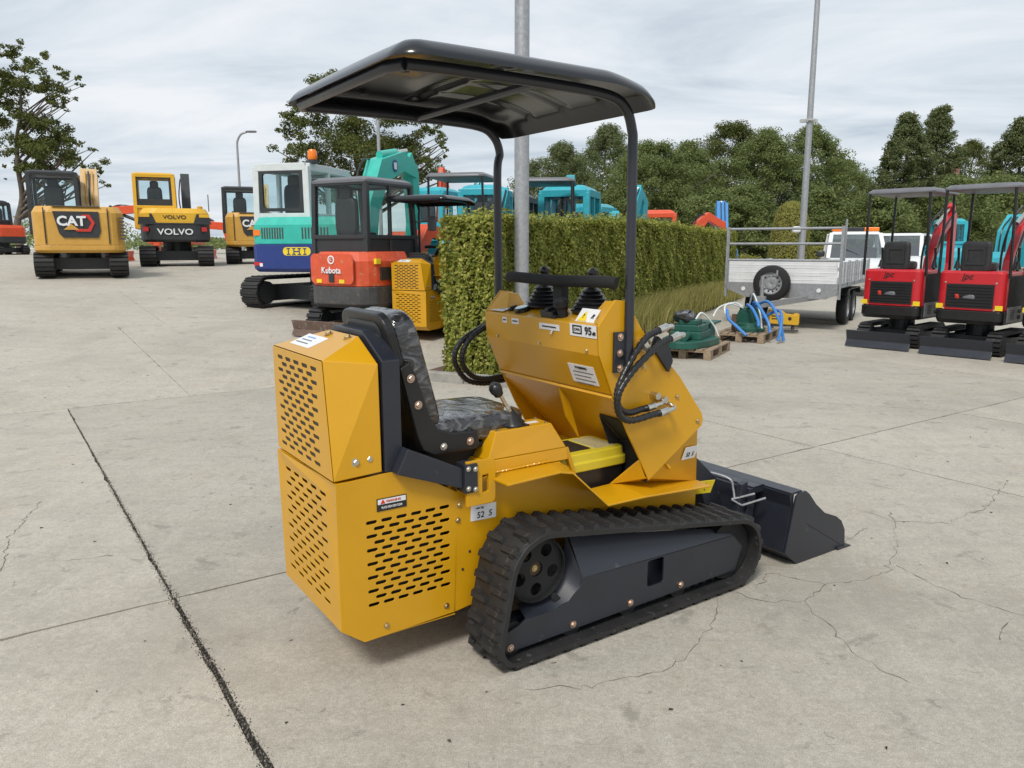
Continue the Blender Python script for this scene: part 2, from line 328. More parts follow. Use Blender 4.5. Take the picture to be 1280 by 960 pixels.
def rrect(x0, z0, x1, z1, r, n=4):
    return arc((x1 - r, z0 + r), r, -90, 0, n) + arc((x1 - r, z1 - r), r, 0, 90, n) + arc((x0 + r, z1 - r), r, 90, 180, n) + arc((x0 + r, z0 + r), r, 180, 270, n)
def slot(u, v, w, h): return arc((u + w / 2 - h / 2, v), h / 2, -90, 90, 3) + arc((u - w / 2 + h / 2, v), h / 2, 90, 270, 3)
def disc(u, v, r, n=12): return [(u + r * math.cos(2 * PI * i / n), v + r * math.sin(2 * PI * i / n)) for i in range(n)]
def spline(pts, k=8):
    P = [Vector(p) for p in pts]; P = [P[0] * 2 - P[1]] + P + [P[-1] * 2 - P[-2]]; out = []
    for i in range(1, len(P) - 2):
        for j in range(k):
            t = j / k; a, b, c, d = P[i - 1:i + 3]
            out.append(.5 * (2 * b + (c - a) * t + (2 * a - 5 * b + 4 * c - d) * t * t + (3 * b - a - 3 * c + d) * t ** 3))
    return out + [P[-2]]
def hull_loop(circles, step):
    """closed belt round circles (x,z,r), sampled evenly: list of (x,z,nx,nz)"""
    pts = []
    for x, z, r in circles: pts += [(x + r * math.cos(a), z + r * math.sin(a)) for a in np.linspace(0, 2 * PI, 72, endpoint=False)]
    pts = sorted(set((round(a, 5), round(b, 5)) for a, b in pts)); cr = lambda o, a, b: (a[0] - o[0]) * (b[1] - o[1]) - (a[1] - o[1]) * (b[0] - o[0])
    def half(q):
        h = []
        for p in q:
            while len(h) > 1 and cr(h[-2], h[-1], p) <= 0: h.pop()
            h.append(p)
        return h[:-1]
    h = half(pts) + half(pts[::-1]); h.append(h[0]); h = np.array(h); d = np.r_[0, np.cumsum(np.hypot(*np.diff(h, axis=0).T))]
    n = max(8, int(round(d[-1] / step))); n += n % 2; t = np.linspace(0, d[-1], n, endpoint=False); x = np.interp(t, d, h[:, 0]); z = np.interp(t, d, h[:, 1])
    dx = np.roll(x, -1) - np.roll(x, 1); dz = np.roll(z, -1) - np.roll(z, 1); l = np.hypot(dx, dz); return [(x[i], z[i], dz[i] / l[i], -dx[i] / l[i]) for i in range(n)]
def belt(b, loop, y0, y1, t, edge=.25):
    n = len(loop); vs = []
    for x, z, nx, nz in loop:
        for y, o in ((y0, -t), (y0, -t * edge), (y0 + .012, 0), (y1 - .012, 0), (y1, -t * edge), (y1, -t)): vs.append((x + nx * o, y, z + nz * o))
    b.add(vs, [(6 * i + k, 6 * i + (k + 1) % 6, 6 * ((i + 1) % n) + (k + 1) % 6, 6 * ((i + 1) % n) + k) for i in range(n) for k in range(6)])

# ------------------------------------------------------------------ the yard's lie
UA = R(34.3); CU, SU = math.cos(UA), math.sin(UA)
def un(x, y): return x * CU + y * SU, -x * SU + y * CU
def xy(u, n): return u * CU - n * SU, u * SU + n * CU
def sst(t): t = min(1, max(0, t)); return t * t * (3 - 2 * t)
def rise(u, n):
    z = 0 if n < 8.5 else .062 * (n - 8.5) if n < 24 else .961 + .012 * (min(n, 40) - 24)
    return z * (1 - .8 * sst((u - 8) / 8))
def gz(x, y): return rise(*un(x, y))
def at(px, py, Y):
    """the point at forward distance Y on the sight line through a photo pixel"""
    c, s = math.cos(PITCH), math.sin(PITCH); v = (480 - py) / F_PX; d = Vector(((px - 640) / F_PX, c + v * s, v * c - s)); return Vector((0, 0, H_EYE)) + d * (Y / d.y)
def gp(px, Y): p = at(px, 308, Y); return Vector((p.x, p.y, gz(p.x, p.y)))

# ------------------------------------------------------------------ ground, slabs, joints, cracks
def build_ground():
    us = [-420, -200, -90, -50] + list(range(-40, -22, 3)) + [-19.45, -19.35] + list(range(-19, 62, 2)) + [70, 90, 200, 420]
    ns = [-420, -100, -30, -6.5, -6.4, -1.5, 3.5, 8.5, 13.4, 13.5, 18.4, 18.5] + list(np.arange(20, 62, 2.)) + [80, 120, 200, 420]
    us = sorted(us + [7.9, 8.0, 14.65, 14.75]); ns = sorted(ns)
    def low(u, n): return (-19.4 < u < 14.7 and -6.45 < n < 8.6) or (-19.4 < u < 7.95 and 8.4 < n < 18.45)
    b = B(); vs = [(*xy(u, n), rise(u, n) - (.03 if low(u, n) else 0)) for n in ns for u in us]; k = len(us)
    b.add(vs, [(j * k + i, j * k + i + 1, (j + 1) * k + i + 1, (j + 1) * k + i) for j in range(len(ns) - 1) for i in range(k - 1)])
    g = build('ground', b, CONC, kind='structure')
    rows = [(-6.45, -1.5, [-19.4, -14.3, -9.3, -4.4, .57, 5.28, 10, 14.7]), (-1.5, 3.52, [-19.4, -14.3, -9.3, -4.4, .57, 5.28, 7.5, 12.2, 14.7]),
            (3.52, 8.5, [-19.4, -14.3, -9.3, -4.4, .57, 5.28, 10, 14.7]), (8.5, 13.45, [-19.4, -14.3, -9.3, -4.4, 1.7, 7.95]), (13.45, 18.45, [-19.4, -14.3, -9.3, -3.1, 2.4, 7.95])]
    rr = random.Random(3)
    def edge(p, q, w0, w1, nrm):
        out = []; L = math.hypot(q[0] - p[0], q[1] - p[1]); m = max(2, int(L / .09))
        for i in range(m):
            t = i / m; w = w0 + (w1 - w0) * t + rr.uniform(-.4, .4) * min(w0, .012) + (rr.random() < .07) * rr.uniform(.004, .012); out.append((p[0] + (q[0] - p[0]) * t + nrm[0] * w, p[1] + (q[1] - p[1]) * t + nrm[1] * w))
        return out
    for n0, n1, uu in rows:
        for u0, u1 in zip(uu, uu[1:]):
            wide0 = (.0115 if n0 < 3 else .0055) if abs(u0 - .57) < .01 and n0 < 8 else .0075 if n0 < 8 else .003; wide1 = (.0115 if n0 < 3 else .0055) if abs(u1 - .57) < .01 and n0 < 8 else .0075 if n0 < 8 else .003
            j = .0075 if n0 < 8 else .003
            o = edge((u0, n0), (u1, n0), j, j, (0, 1)) + edge((u1, n0), (u1, n1), wide1, wide1, (-1, 0)) + edge((u1, n1), (u0, n1), j, j, (0, -1)) + edge((u0, n1), (u0, n0), wide0, wide0, (1, 0))
            m = len(o); b = B(); top = [(*xy(*p), rise(*p)) for p in o]; bot = [(x, y, z - .029) for x, y, z in top]; ccx = sum(p[0] for p in top) / m; ccy = sum(p[1] for p in top) / m
            b.add(top + bot, [tuple(range(m))] + [(i, m + i, m + (i + 1) % m, (i + 1) % m) for i in range(m)]); build('concrete_slab', b, CONC, g)
    # packed dirt lying in the joints
    def strip(u0, n0, u1, n1, w, dz): 
        L = math.hypot(u1 - u0, n1 - n0); m = max(2, int(L / .5)); dx, dy = -(n1 - n0) / L * w / 2, (u1 - u0) / L * w / 2; vs = []
        for i in range(m + 1):
            t = i / m; u = u0 + (u1 - u0) * t; n = n0 + (n1 - n0) * t
            for s in (-1, 1): p = (u + dx * s, n + dy * s); vs.append((*xy(*p), rise(*p) + dz))
        return vs, [(2 * i, 2 * i + 2, 2 * i + 3, 2 * i + 1) for i in range(m)]
    b = B(); b.add(*strip(.57, -6.4, .57, 8.5, .1, -.006))
    for n0, n1, uu in rows:
        b.add(*strip(uu[0], n1, uu[-1], n1, .034, -.0095))
        for u in uu[1:-1]:
            if abs(u - .57) > .01: b.add(*strip(u, n0, u, n1, .034, -.0085))
    build('joint_dirt', b, DIRT, g, kind='stuff')
    # loose grit along the widest joint
    vs = []; fs = []
    for i in range(9000):
        n = 8.4 - 9.6 * rr.random() ** .75; u = .57 + rr.gauss(0, .004 + .014 * min(1, max(0, 7 - n) / 7)); r = rr.uniform(.0012, .0055); x, y = xy(u, n); z = rise(u, n) + .0005; a = rr.random() * 6; k = len(vs)
        for q in range(3): vs.append((x + r * math.cos(a + q * 2.1), y + r * math.sin(a + q * 2.1), z - .003))
        vs.append((x, y, z + r * .8)); fs += [(k, k + 1, k + 3), (k + 1, k + 2, k + 3), (k + 2, k, k + 3)]
    b = B(); b.add(vs, fs); build('joint_grit', b, GRIT, g, kind='stuff')
    vs = []; fs = []
    for i in range(170):
        y = 1.9 + 15 * rr.random() ** 1.6; x = (rr.random() - .5) * 1.5 * y; u, n = un(x, y); z = rise(u, n) + .002; r = rr.uniform(.003, .011) * (1 + .05 * y); a = rr.random() * 6; q = rr.uniform(.3, .8); k = len(vs); e1 = (math.cos(a) * r, math.sin(a) * r); e2 = (-math.sin(a) * r * q, math.cos(a) * r * q)
        for c1, c2, h in ((-1, 0, 0), (-.2, 1, .3), (1, .2, 0), (.3, -1, .25)): vs.append((x + e1[0] * c1 + e2[0] * c2, y + e1[1] * c1 + e2[1] * c2, z + h * r))
        fs += [(k, k + 1, k + 2), (k, k + 2, k + 3)]
    b = B(); b.add(vs, fs); build('leaf_litter', b, GRIT, g, kind='stuff')
    # cracks and the dirt in them; photo sightings put back on the flat yard
    lines = [[(1112, 640), (1118, 650), (1120, 680), (1110, 715), (1075, 725), (1035, 731), (1002, 752), (1035, 780), (1065, 815), (1130, 853)],
             [(1120, 707), (1170, 732), (1205, 747), (1277, 769)], [(1085, 641), (1118, 652), (1185, 654), (1230, 635), (1262, 600)], [(897, 747), (895, 770), (875, 800), (850, 825), (825, 840), (740, 857), (655, 861)],
             [(945, 735), (960, 715), (1010, 727), (1035, 731)], [(867, 496), (930, 501), (1040, 504), (1168, 513)], [(52, 627), (33, 647), (10, 673), (7, 707), (0, 720)], [(1250, 800), (1247, 790), (1262, 778)],
             [(60, 702), (100, 700), (140, 694)], [(1085, 660), (1040, 684), (1000, 699)], [(905, 735), (935, 748), (960, 752), (1002, 752)]]
    b = B()
    for ln in lines:
        P = []
        for px, py in ln:
            d = at(px, py, 1) - Vector((0, 0, H_EYE)); t = -H_EYE / d.z; P.append(Vector((d.x * t, d.y * t, .0012)))
        Q = [P[0]]
        for a, c in zip(P, P[1:]):
            m = max(2, int((c - a).length / .03))
            for i in range(1, m + 1): q = a.lerp(c, i / m); Q.append(q + Vector((rr.gauss(0, .009), rr.gauss(0, .009), 0)))
        vs = []
        for i, q in enumerate(Q):
            d = Q[min(i + 1, len(Q) - 1)] - Q[max(0, i - 1)]; sdv = Vector((-d.y, d.x, 0)).normalized() * (.0004 + .0018 * rr.random() ** 2.5) * (1 + .12 * q.length); vs += [q - sdv, q + sdv]
        b.add(vs, [(2 * i, 2 * i + 2, 2 * i + 3, 2 * i + 1) for i in range(len(Q) - 1)])
    build('crack', b, CRACK, g)
    return g
build_ground()

# ------------------------------------------------------------------ the yellow mini track loader (x forward, y left, z up; right track's outer face is y = 0)
def vent(u0, u1, v0, v1, rows, na, nb, w, h):
    """staggered slots: na in odd rows, nb in the rows between"""
    out = []; st = (u1 - u0 - w) / (na - 1)
    for r in range(rows):
        v = v1 - h / 2 - (v1 - v0 - h) * r / (rows - 1)
        if r % 2 == 0: out += [slot(u0 + w / 2 + st * i, v, w, h) for i in range(na)]
        else: out += [slot(u0 + w / 2 + st * (i + .5), v, w, h) for i in range(nb)]
    return out
def make_loader():
    T = thing('track_loader', 'large yellow ride-on mini track loader with black canopy, nearest the camera', 'loader', (-.0379, 2.5816, 0), UA, 'yellow mini track loaders')
    YC = .555; mir = lambda y: 2 * YC - y
    # ---- tracks
    circ = [(.215, .337, .187), (.082, .104, .104), (1.292, .177, .177)]
    loop = hull_loop(circ, .0265); lug = B()
    for y0, y1, sh in ((.004, .112, 0), (.118, .226, .02)):
        s0 = 1 if y0 < .1 else -1
        lug.hexa([(-.017 + sh, y0, -.004), (.015 + sh, y0, -.004), (.017 + sh - .006, y1, -.004), (-.015 + sh - .006, y1, -.004), (-.010 + sh, y0 + .006, .017), (.010 + sh, y0 + .006, .017), (.012 + sh - .006, y1 - .012, .017), (-.010 + sh - .006, y1 - .012, .017)])
        ym = y0 if s0 > 0 else y1
        lug.hexa([(-.028 + sh, ym + s0 * .018, -.004), (.026 + sh, ym + s0 * .018, -.004), (.024 + sh, ym + s0 * .055, -.004), (-.026 + sh, ym + s0 * .055, -.004), (-.02 + sh, ym + s0 * .022, .009), (.018 + sh, ym + s0 * .022, .009), (.016 + sh, ym + s0 * .05, .009), (-.018 + sh, ym + s0 * .05, .009)])
    lm = build('lug', lug, RUB); lme = lm.data; bpy.data.objects.remove(lm)
    for side in (0, 1):
        yo = 0 if side == 0 else 2 * YC - .23
        b = B(); L2 = [(x - nx * .0, z, nx, nz) for x, z, nx, nz in hull_loop([(x, z, r - .012) for x, z, r in circ], .018)]; belt(b, L2, yo + .0, yo + .23, .024)
        tr = build('rubber_track', b, RUB, T, smooth=True, ang=50)
        for i in range(0, len(loop) - 1, 3):
            x, z, nx, nz = loop[i]; tx, tz = nz * -1, nx; ex = Vector((nz, 0, -nx)) ; ez = Vector((nx, 0, nz)); M = Matrix((ex, ez.cross(ex), ez)).transposed()
            inst('lug', lme, tr, (x - nx * .013, yo, z - nz * .013), M.to_quaternion())
        g = B(); n = len(L2)
        for i in range(0, n, 3):
            x, z, nx, nz = L2[i]; q = Vector((x - nx * .034, yo + .115, z - nz * .034)); tx = Vector((nz, 0, -nx)); g.obox(q - tx * .011, q + tx * .011, .05, .026, (nx, 0, nz))
        build('guide_teeth', g, RUB, tr)
        # frame: bolted side case with a sloping upper face, the window and the hollow round the sprocket
        fr = [(.02, .095), (.034, .136), (.109, .155), (.135, .185), (.278, .172), (.36, .20), (.40, .235), (.407, .285), (1.297, .252), (1.345, .212), (1.352, .165), (1.33, .085), (.09, .062), (.045, .066)]
        face = [(.02, .09), (.045, .064), (.10, .060), (1.325, .078), (1.368, .182), (1.297, .253), (.411, .272), (.40, .231), (.345, .19), (.278, .171), (.14, .172), (.109, .155), (.036, .136)]
        win = rrect(.765, .137, .86, .253, .014); k = -1 if side == 0 else 1; yf = .045 if side == 0 else 2 * YC - .045; yin = yf - k * .055
        b = B()
        hol = disc(.335, .205, .001, 3)
        b.plate(face, [win], .008, (0, yf, 0), (1, 0, 0), (0, 0, 1)) if side == 0 else b.plate([(-x, z) for x, z in face], [[(-x, z) for x, z in win]], .008, (0, yf, 0), (-1, 0, 0), (0, 0, 1))
        up = [(.411, yf, .272), (1.297, yf, .253), (1.315, yin, .268), (.385, yin, .43)]
        b.add(up + [(x, y, z - .006) for x, y, z in up], [(0, 1, 2, 3), (7, 6, 5, 4), (0, 4, 5, 1), (1, 5, 6, 2), (2, 6, 7, 3), (3, 7, 4, 0)])
        fl = [(.411, .272), (.40, .231), (.345, .19), (.278, .171), (.14, .172)]; fi = [(.385, .43), (.36, .30), (.32, .245), (.262, .215), (.15, .20)]; fl = [(p.x, p.z) for p in spline([(a, 0, c) for a, c in fl], 4)]; fi = [(p.x, p.z) for p in spline([(a, 0, c) for a, c in fi], 4)]; vs = []
        for (a, c), (d, e) in zip(fl, fi): vs += [(a, yf, c), (d, yin - k * .02, e)]
        b.add(vs, [(2 * i, 2 * i + 2, 2 * i + 3, 2 * i + 1) for i in range(len(fl) - 1)])
        b.box((.06, min(yin, yin - k * .05), .075), (1.30, max(yin, yin - k * .05), .16)); b.box((.45, min(yin, yin - k * .05), .16), (1.28, max(yin, yin - k * .05), .25))
        fo = build('track_frame', b, GRY, T, bev=.003, smooth=True, ang=28)
        for x, z in ((.07, .077), (.368, .085), (.672, .093), (.968, .097)): bolt(fo, (x, yf + k * .0, z), (0, k, 0), .0105, COPPER)
        d = B(); d.plate(rrect(-.013, -.03, .013, .03, .012), [], .002, (.30, yf - k * .022, .205), (.75, 0, .65), (-.65, 0, .75)) 
        build('slot_cover', d, BLKM, fo)
        # sprocket with five holes and teeth
        b = B(); yc = .085 if side == 0 else 2 * YC - .085; cx, cz = .216, .338
        teeth = []
        for i in range(26): a = 2 * PI * i / 26; r = .147 if i % 2 else .134; teeth.append((r * math.cos(a), r * math.sin(a)))
        o = lambda q: q if side == 0 else [(-x, z) for x, z in q]
        eu = (1, 0, 0) if side == 0 else (-1, 0, 0)
        b.plate(o(teeth), [], .03, (cx, yc + .05 * -k, cz), eu, (0, 0, 1))
        b.plate(o(disc(0, 0, .13, 28)), [o(disc(.082 * math.cos(2 * PI * i / 5 + .95), .082 * math.sin(2 * PI * i / 5 + .95), .026, 12)) for i in range(5)] + [o(disc(0, 0, .03, 12))], .012, (cx, yc, cz), eu, (0, 0, 1))
        b.lathe([(.13, 0), (.13, .012), (.12, .02), (.12, 0)], (cx, yc, cz), (0, k, 0), 28, False)
        sp = build('drive_sprocket', b, BLKM, T, bev=.002)
        h = B(); h.cyl((cx, yc - k * .03, cz), (cx, yc - k * .012, cz), .06, 16); build('motor_hub', h, AMBER, sp); bolt(sp, (cx, yc - k * .012, cz), (0, k, 0), .009, BRASSY)
        for x, z, r in ((.37, .085, .052), (.67, .085, .052), (.97, .085, .052), (.085, .104, .066), (1.29, .177, .135)):
            b = B(); y2 = .06 if side == 0 else 2 * YC - .17; b.lathe([(.02, 0), (r, 0), (r, .04), (r * .8, .05), (r * .8, .06), (r, .07), (r, .11), (.02, .11)], (x, y2, z), (0, 1, 0), 20); build('track_roller', b, BLKM, T, smooth=True)
    # ---- chassis between the tracks
    b = B(); side_p = [(-.055, .17), (1.267, .335), (1.268, .462), (.735, .54), (.609, .537), (.455, .685), (.13, .69), (-.03, .655)]
    for y0, y1 in ((.25, .262), (mir(.262), mir(.25))): b.prism(side_p, y0, y1)
    b.prism([(-.055, .17), (-.04, .2), (1.25, .36), (1.267, .335)], .262, mir(.262)); b.prism([(.61, .53), (.61, .50), (1.255, .43), (1.26, .46)], .262, mir(.262)); b.box((1.245, .262, .335), (1.262, mir(.262), .46))
    b.box((-.03, .262, .60), (.5, mir(.262), .66)); ch = build('chassis', b, YEL, T, bev=.002)
    for x, z in ((.02, .40), (-.012, .335)): bolt(ch, (x, .25, z), (0, -1, 0), .004, INT)
    for k in (0, 1):
        m = (lambda y: y) if k == 0 else mir
        b = B(); path = [(.085, .698), (.33, .706), (.395, .69), (.565, .531), (.77, .528), (1.225, .482)]
        vs = []
        for i, (x, z) in enumerate(path):
            yo = (.085, .085, .09, .075, .075, .12)[i]; xi = (.10, .40, .465, .61, .77, 1.268)[i]; zi = (.688, .69, .678, .543, .541, .468)[i]; vs += [(x, m(yo), z), (xi, m(.25), zi)]
        n = len(path); vs2 = [(x, y, z - .009) for x, y, z in vs]
        b.add(vs + vs2, [(2 * i, 2 * i + 2, 2 * i + 3, 2 * i + 1) for i in range(n - 1)] + [(2 * n + 2 * i, 2 * n + 2 * i + 1, 2 * n + 2 * i + 3, 2 * n + 2 * i + 2) for i in range(n - 1)] + [(2 * i, 2 * n + 2 * i, 2 * n + 2 * i + 2, 2 * i + 2) for i in range(n - 1)] + [(2 * i + 1, 2 * i + 3, 2 * n + 2 * i + 3, 2 * n + 2 * i + 1) for i in range(n - 1)] + [(0, 1, 2 * n + 1, 2 * n), (2 * n - 2, 4 * n - 2, 4 * n - 1, 2 * n - 1)])
        fe = build('fender', b, YEL, T, bev=.0025)
        for p, q in (((.12, .6935), (.40, .697)), ((.75, .549), (1.26, .476))):
            w = B(); P = [(p[0] + (q[0] - p[0]) * t, m(.249 + .0006 * math.sin(t * 90)), p[1] + (q[1] - p[1]) * t + .0007 * math.sin(t * 71)) for t in np.linspace(0, 1, 70)]
            w.tube(P, .006, 6, lambda t: .0048 + .0012 * math.sin(t * 210)); build('weld_bead', w, YEL, fe, smooth=True)
    # ---- control housings each side of the seat
    for k in (0, 1):
        m = (lambda y: y) if k == 0 else mir
        q = [(.117, .30), (.50, .295), (.50, .43), (.112, .43)]; tq = [(.150, .282), (.432, .290), (.444, .40), (.158, .40)]
        b = B(); low = [(.115, .262, .66), (.535, .262, .66), (.535, .44, .66), (.10, .44, .66)]
        b.hexa([(x, m(y), z) for x, y, z in [(.06, .255, .688), (.50, .255, .688), (.50, .44, .688), (.03, .44, .70)]] + [(.112, m(.262), .738), (.50, m(.262), .736), (.50, m(.435), .737), (.08, m(.435), .74)])
        fr = [(.50, m(.262), .736), (.555, m(.262), .60), (.555, m(.435), .60), (.50, m(.435), .737)]; b.add(fr + [(x - .012, y, z - .006) for x, y, z in fr], [(0, 1, 2, 3), (7, 6, 5, 4), (0, 4, 5, 1), (2, 6, 7, 3), (1, 5, 6, 2), (0, 3, 7, 4)])
        build('side_console', b, YEL, T, bev=.003)
        b = B(); b.hexa([(.116, m(.266), .7385), (.499, m(.266), .7365), (.494, m(.425), .7365), (.10, m(.425), .7395)] + [(.165, m(.285), .842), (.438, m(.29), .842), (.444, m(.40), .842), (.155, m(.40), .842)])
        h = build('control_cover', b, YEL, T, bev=.004)
        for x, y in ((.18, .30), (.42, .305), (.43, .39), (.175, .39)): bolt(h, (x, m(y), .842), (0, 0, 1), .006)
        if k == 0:
            b = B(); b.lathe([(.05, 0), (.05, .008), (.04, .02), (.03, .045), (.018, .06), (.012, .075)], (.285, .345, .842), (-.25, 0, 1), 16); b.box((.235, .30, .842), (.335, .39, .848)); lv = build('lever_boot', b, BLK, T, smooth=True)
            b = B(); b.cyl((.27, .345, .90), (.215, .335, .98), .0075, 10); b.cyl((.272, .345, .895), (.255, .342, .918), .015, 10); st = build('control_lever', b, STEEL, T, smooth=True)
            b = B(); b.lathe([(.012, 0), (.019, .006), (.021, .018), (.019, .022), (.025, .026), (.026, .045), (.022, .054), (.013, .06), (.013, .064), (0, .064)], (.215, .335, .972), (-.55, -.1, .8), 16); build('knob', b, BLK, st, smooth=True)
            decal(T, (.36, .345, .842), (1, 0, 0), (0, 1, 0), .09, .022)
        else:
            b = B(); b.box((.20, .70, .838), (.34, .75, .8445)); build('slot_cover', b, AMBER, h)
    # ---- engine bay: lower box
    out = [(-.505, .222), (-.419, .158), (-.045, .172), (-.03, .645), (-.235, .765), (-.31, .768), (-.505, .757)]
    b = B(); b.plate(out, vent(-.40, -.065, .285, .605, 13, 6, 5, .043, .0135), .004, (0, .25, 0), (1, 0, 0), (0, 0, 1))
    b.plate([(-x, z) for x, z in out], [[(-x, z) for x, z in h] for h in vent(-.40, -.065, .285, .605, 13, 6, 5, .043, .0135)], .004, (0, .84, 0), (-1, 0, 0), (0, 0, 1))
    rv = [(-p, q) for p, q in [(0, 0)]]
    b.plate([(-.836, .222), (-.254, .222), (-.254, .757), (-.836, .757)], vent(-.775, -.345, .285, .70, 15, 5, 4, .062, .0125), .004, (-.505, 0, 0), (0, -1, 0), (0, 0, 1))
    b.add([(-.505, .254, .222), (-.505, .836, .222), (-.419, .836, .158), (-.419, .254, .158)], [(0, 1, 2, 3)]); b.box((-.419, .254, .158), (-.045, .836, .163)); b.box((-.505, .254, .752), (-.24, .836, .757))
    eb = build('engine_bay', b, YEL, T, bev=.0015, seg=1)
    b = B(); b.box((-.44, .30, .20), (-.06, .79, .74)); build('bay_dark_filler', b, INT, eb)  # plain dark box in the engine's place, added so the slots look dark inside
    for x, z in ((-.024, .595), (-.031, .536), (-.085, .206), (-.334, .198)): bolt(eb, (x, .25, z), (0, -1, 0), .008)
    st = decal(eb, (-.30, .2495, .656), (1, 0, 0), (0, 0, 1), .115, .046, INK); decal(st, (-.30, .2473, .667), (1, 0, 0), (0, 0, 1), .108, .018, LBL, .001)
    tri = B(); tri.plate([(-.01, -.007), (.01, -.007), (0, .009)], [], .001, (-.335, .2455, .667), (1, 0, 0), (0, 0, 1)); build('warning_triangle', tri, REDINK, st)
    text(st, 'WARNING', .012, (-.295, .2457, .667), (1, 0, 0), (0, 0, 1), REDINK); text(st, 'PLACE AREA KEEP CLEAR', .0115, (-.30, .2468, .645), (1, 0, 0), (0, 0, 1), LBL, sx=.62)
    # ---- engine hood: upper box
    A = dict(rr0=(-.505, .262, .763), rl0=(-.505, .838, .763), fr0=(-.333, .25, .775), fl0=(-.333, .84, .775), rr1=(-.505, .322, 1.172), rl1=(-.505, .842, 1.172), fr1=(-.335, .252, 1.155), fl1=(-.335, .846, 1.155), pr=(-.335, .41, 1.236), pl=(-.335, .68, 1.236))
    K = list(A); ix = {k: i for i, k in enumerate(K)}
    b = B(); b.add([A[k] for k in K], [tuple(ix[k] for k in f) for f in (('rr0', 'fr0', 'fr1', 'rr1'), ('fl0', 'rl0', 'rl1', 'fl1'), ('rr1', 'fr1', 'pr'), ('rl1', 'pl', 'fl1'), ('rr1', 'pr', 'pl', 'rl1'), ('fr0', 'fl0', 'fl1', 'pl', 'pr', 'fr1'), ('rr0', 'rl0', 'fl0', 'fr0'))])
    hd = build('engine_hood', b, YEL, T, bev=.003)
    # vented rear panel of the hood
    b = B(); b.plate([(-.838, .766), (-.264, .766), (-.324, 1.169), (-.842, 1.169)], vent(-.79, -.372, .79, 1.142, 15, 5, 4, .062, .0145), .004, (-.5095, 0, 0), (0, -1, 0), (0, 0, 1)); vp = build('vent_panel', b, YEL, hd, bev=.001, seg=1)
    b = B(); b.box((-.5048, .345, .78), (-.5035, .80, 1.15)); 
    b.v = [Vector((x - .0012, y, z)) for x, y, z in b.v]; build('vent_shade_sheet', b, INT, vp)  # dark sheet over the solid hood, colour stands in for shade behind the slots
    for x, z in ((-.425, .822), (-.375, .826)): bolt(hd, (x, .2595, z), (0, -1, 0), .011, STEEL)
    for y, x in ((.45, -.36), (.62, -.365)): bolt(hd, (x, y, 1.226), (-.3, 0, 1), .012, BRASSY)
    nrm = Vector((-.064, 0, .17)).normalized(); ex = Vector((0, -1, 0)); ey = nrm.cross(ex)
    sk = decal(hd, (-.43, .655, 1.2005), ex, ey, .20, .085); 
    for i in range(3): decal(sk, (-.43 + .02 * (i - 1), .675, 1.2028 + .0073 * (i - 1)), ex, ey, .12 - .02 * i, .006, SKYB if i == 2 else CABG, .0008, 'print_line')
    # ---- slate grey frame round the hood, with its side arm
    b = B(); o = [(.248, .77), (.25, 1.165), (.413, 1.254), (.677, 1.254), (.842, 1.165), (.844, .77)]; i_ = [(.80, .77), (.80, 1.13), (.655, 1.19), (.435, 1.19), (.295, 1.13), (.295, .77)]
    b.prism(o + i_, -.322, -.255, 'x'); fr = build('seat_frame', b, GRY, T, bev=.004)
    for k in (0, 1):
        m = (lambda y: y) if k == 0 else mir
        b = B(); b.hexa([(-.30, m(.20), .77), (-.30, m(.248), .77), (-.035, m(.248), .672), (-.035, m(.20), .672), (-.255, m(.20), .855), (-.255, m(.248), .855), (-.035, m(.248), .748), (-.035, m(.20), .748)])
        b.box((-.035, min(m(.185), m(.25)), .655), (.02, max(m(.185), m(.25)), .765)); build('frame_arm', b, GRY, T, bev=.003)
        b = B(); hp = arc((.058, .75), .022, 0, 90, 4) + [(-.045, .772), (-.045, .60)] + arc((.058, .622), .022, -90, 0, 4); hole = rrect(.022, .645, .050, .715, .005)
        if k == 0: b.plate(hp, [hole], .014, (.022, .192, 0), (1, 0, 0), (0, 0, 1))
        else: b.plate([(-x, z) for x, z in hp], [[(-x, z) for x, z in hole]], .014, (.022, m(.192), 0), (-1, 0, 0), (0, 0, 1))
        hp_ = build('lashing_plate', b, YEL, T, bev=.003)
        for x, z in ((-.022, .75), (.008, .745), (-.022, .675), (.008, .668)): bolt(hp_, (x, m(.183), z), (0, -1 if k == 0 else 1, 0), .007, STEEL)
    # ---- stickers on the flank
    s1 = decal(T, (.083, .2495, .547), (1, 0, -.03), (0.03, 0, 1), .114, .060)
    text(s1, '52  5', .034, (.086, .2465, .537), (1, 0, 0), (0, 0, 1), INK, shear=.1); text(s1, 'max kg', .012, (.065, .2465, .567), (1, 0, 0), (0, 0, 1), INK)
    # ---- seat
    lean = Vector((-.13, 0, .49)).normalized(); fwd = Vector((.49, 0, .13)).normalized(); o0 = Vector((-.125, 0, .84))
    SP = lambda a, c, y: o0 + lean * c + fwd * a + Vector((0, y, 0))
    def backshape(y0, y1, a0, a1, r, h):
        q = rrect(y0, -.06, y1, h, r, 6); b = B(); n = len(q)
        b.loft([[SP(a0, c, y) for y, c in q], [SP(a1, c, y) for y, c in q]]); return b
    bk = build('seat_shell', backshape(.315, .715, -.035, .0, .07, .50), BLK, T, bev=.008, seg=3)
    b = B(); q = rrect(.36, .27, .67, .47, .04, 5); q2 = rrect(.375, .285, .655, .455, .03, 5); b.loft([[SP(-.0365, c, y) for y, c in q], [SP(-.040, c, y) for y, c in q2]]); build('back_panel', b, CABB, bk, bev=.003)
    for y in (.40, .63): bolt(bk, tuple(SP(-.036, .255, y)), tuple(-fwd), .008, STEEL)
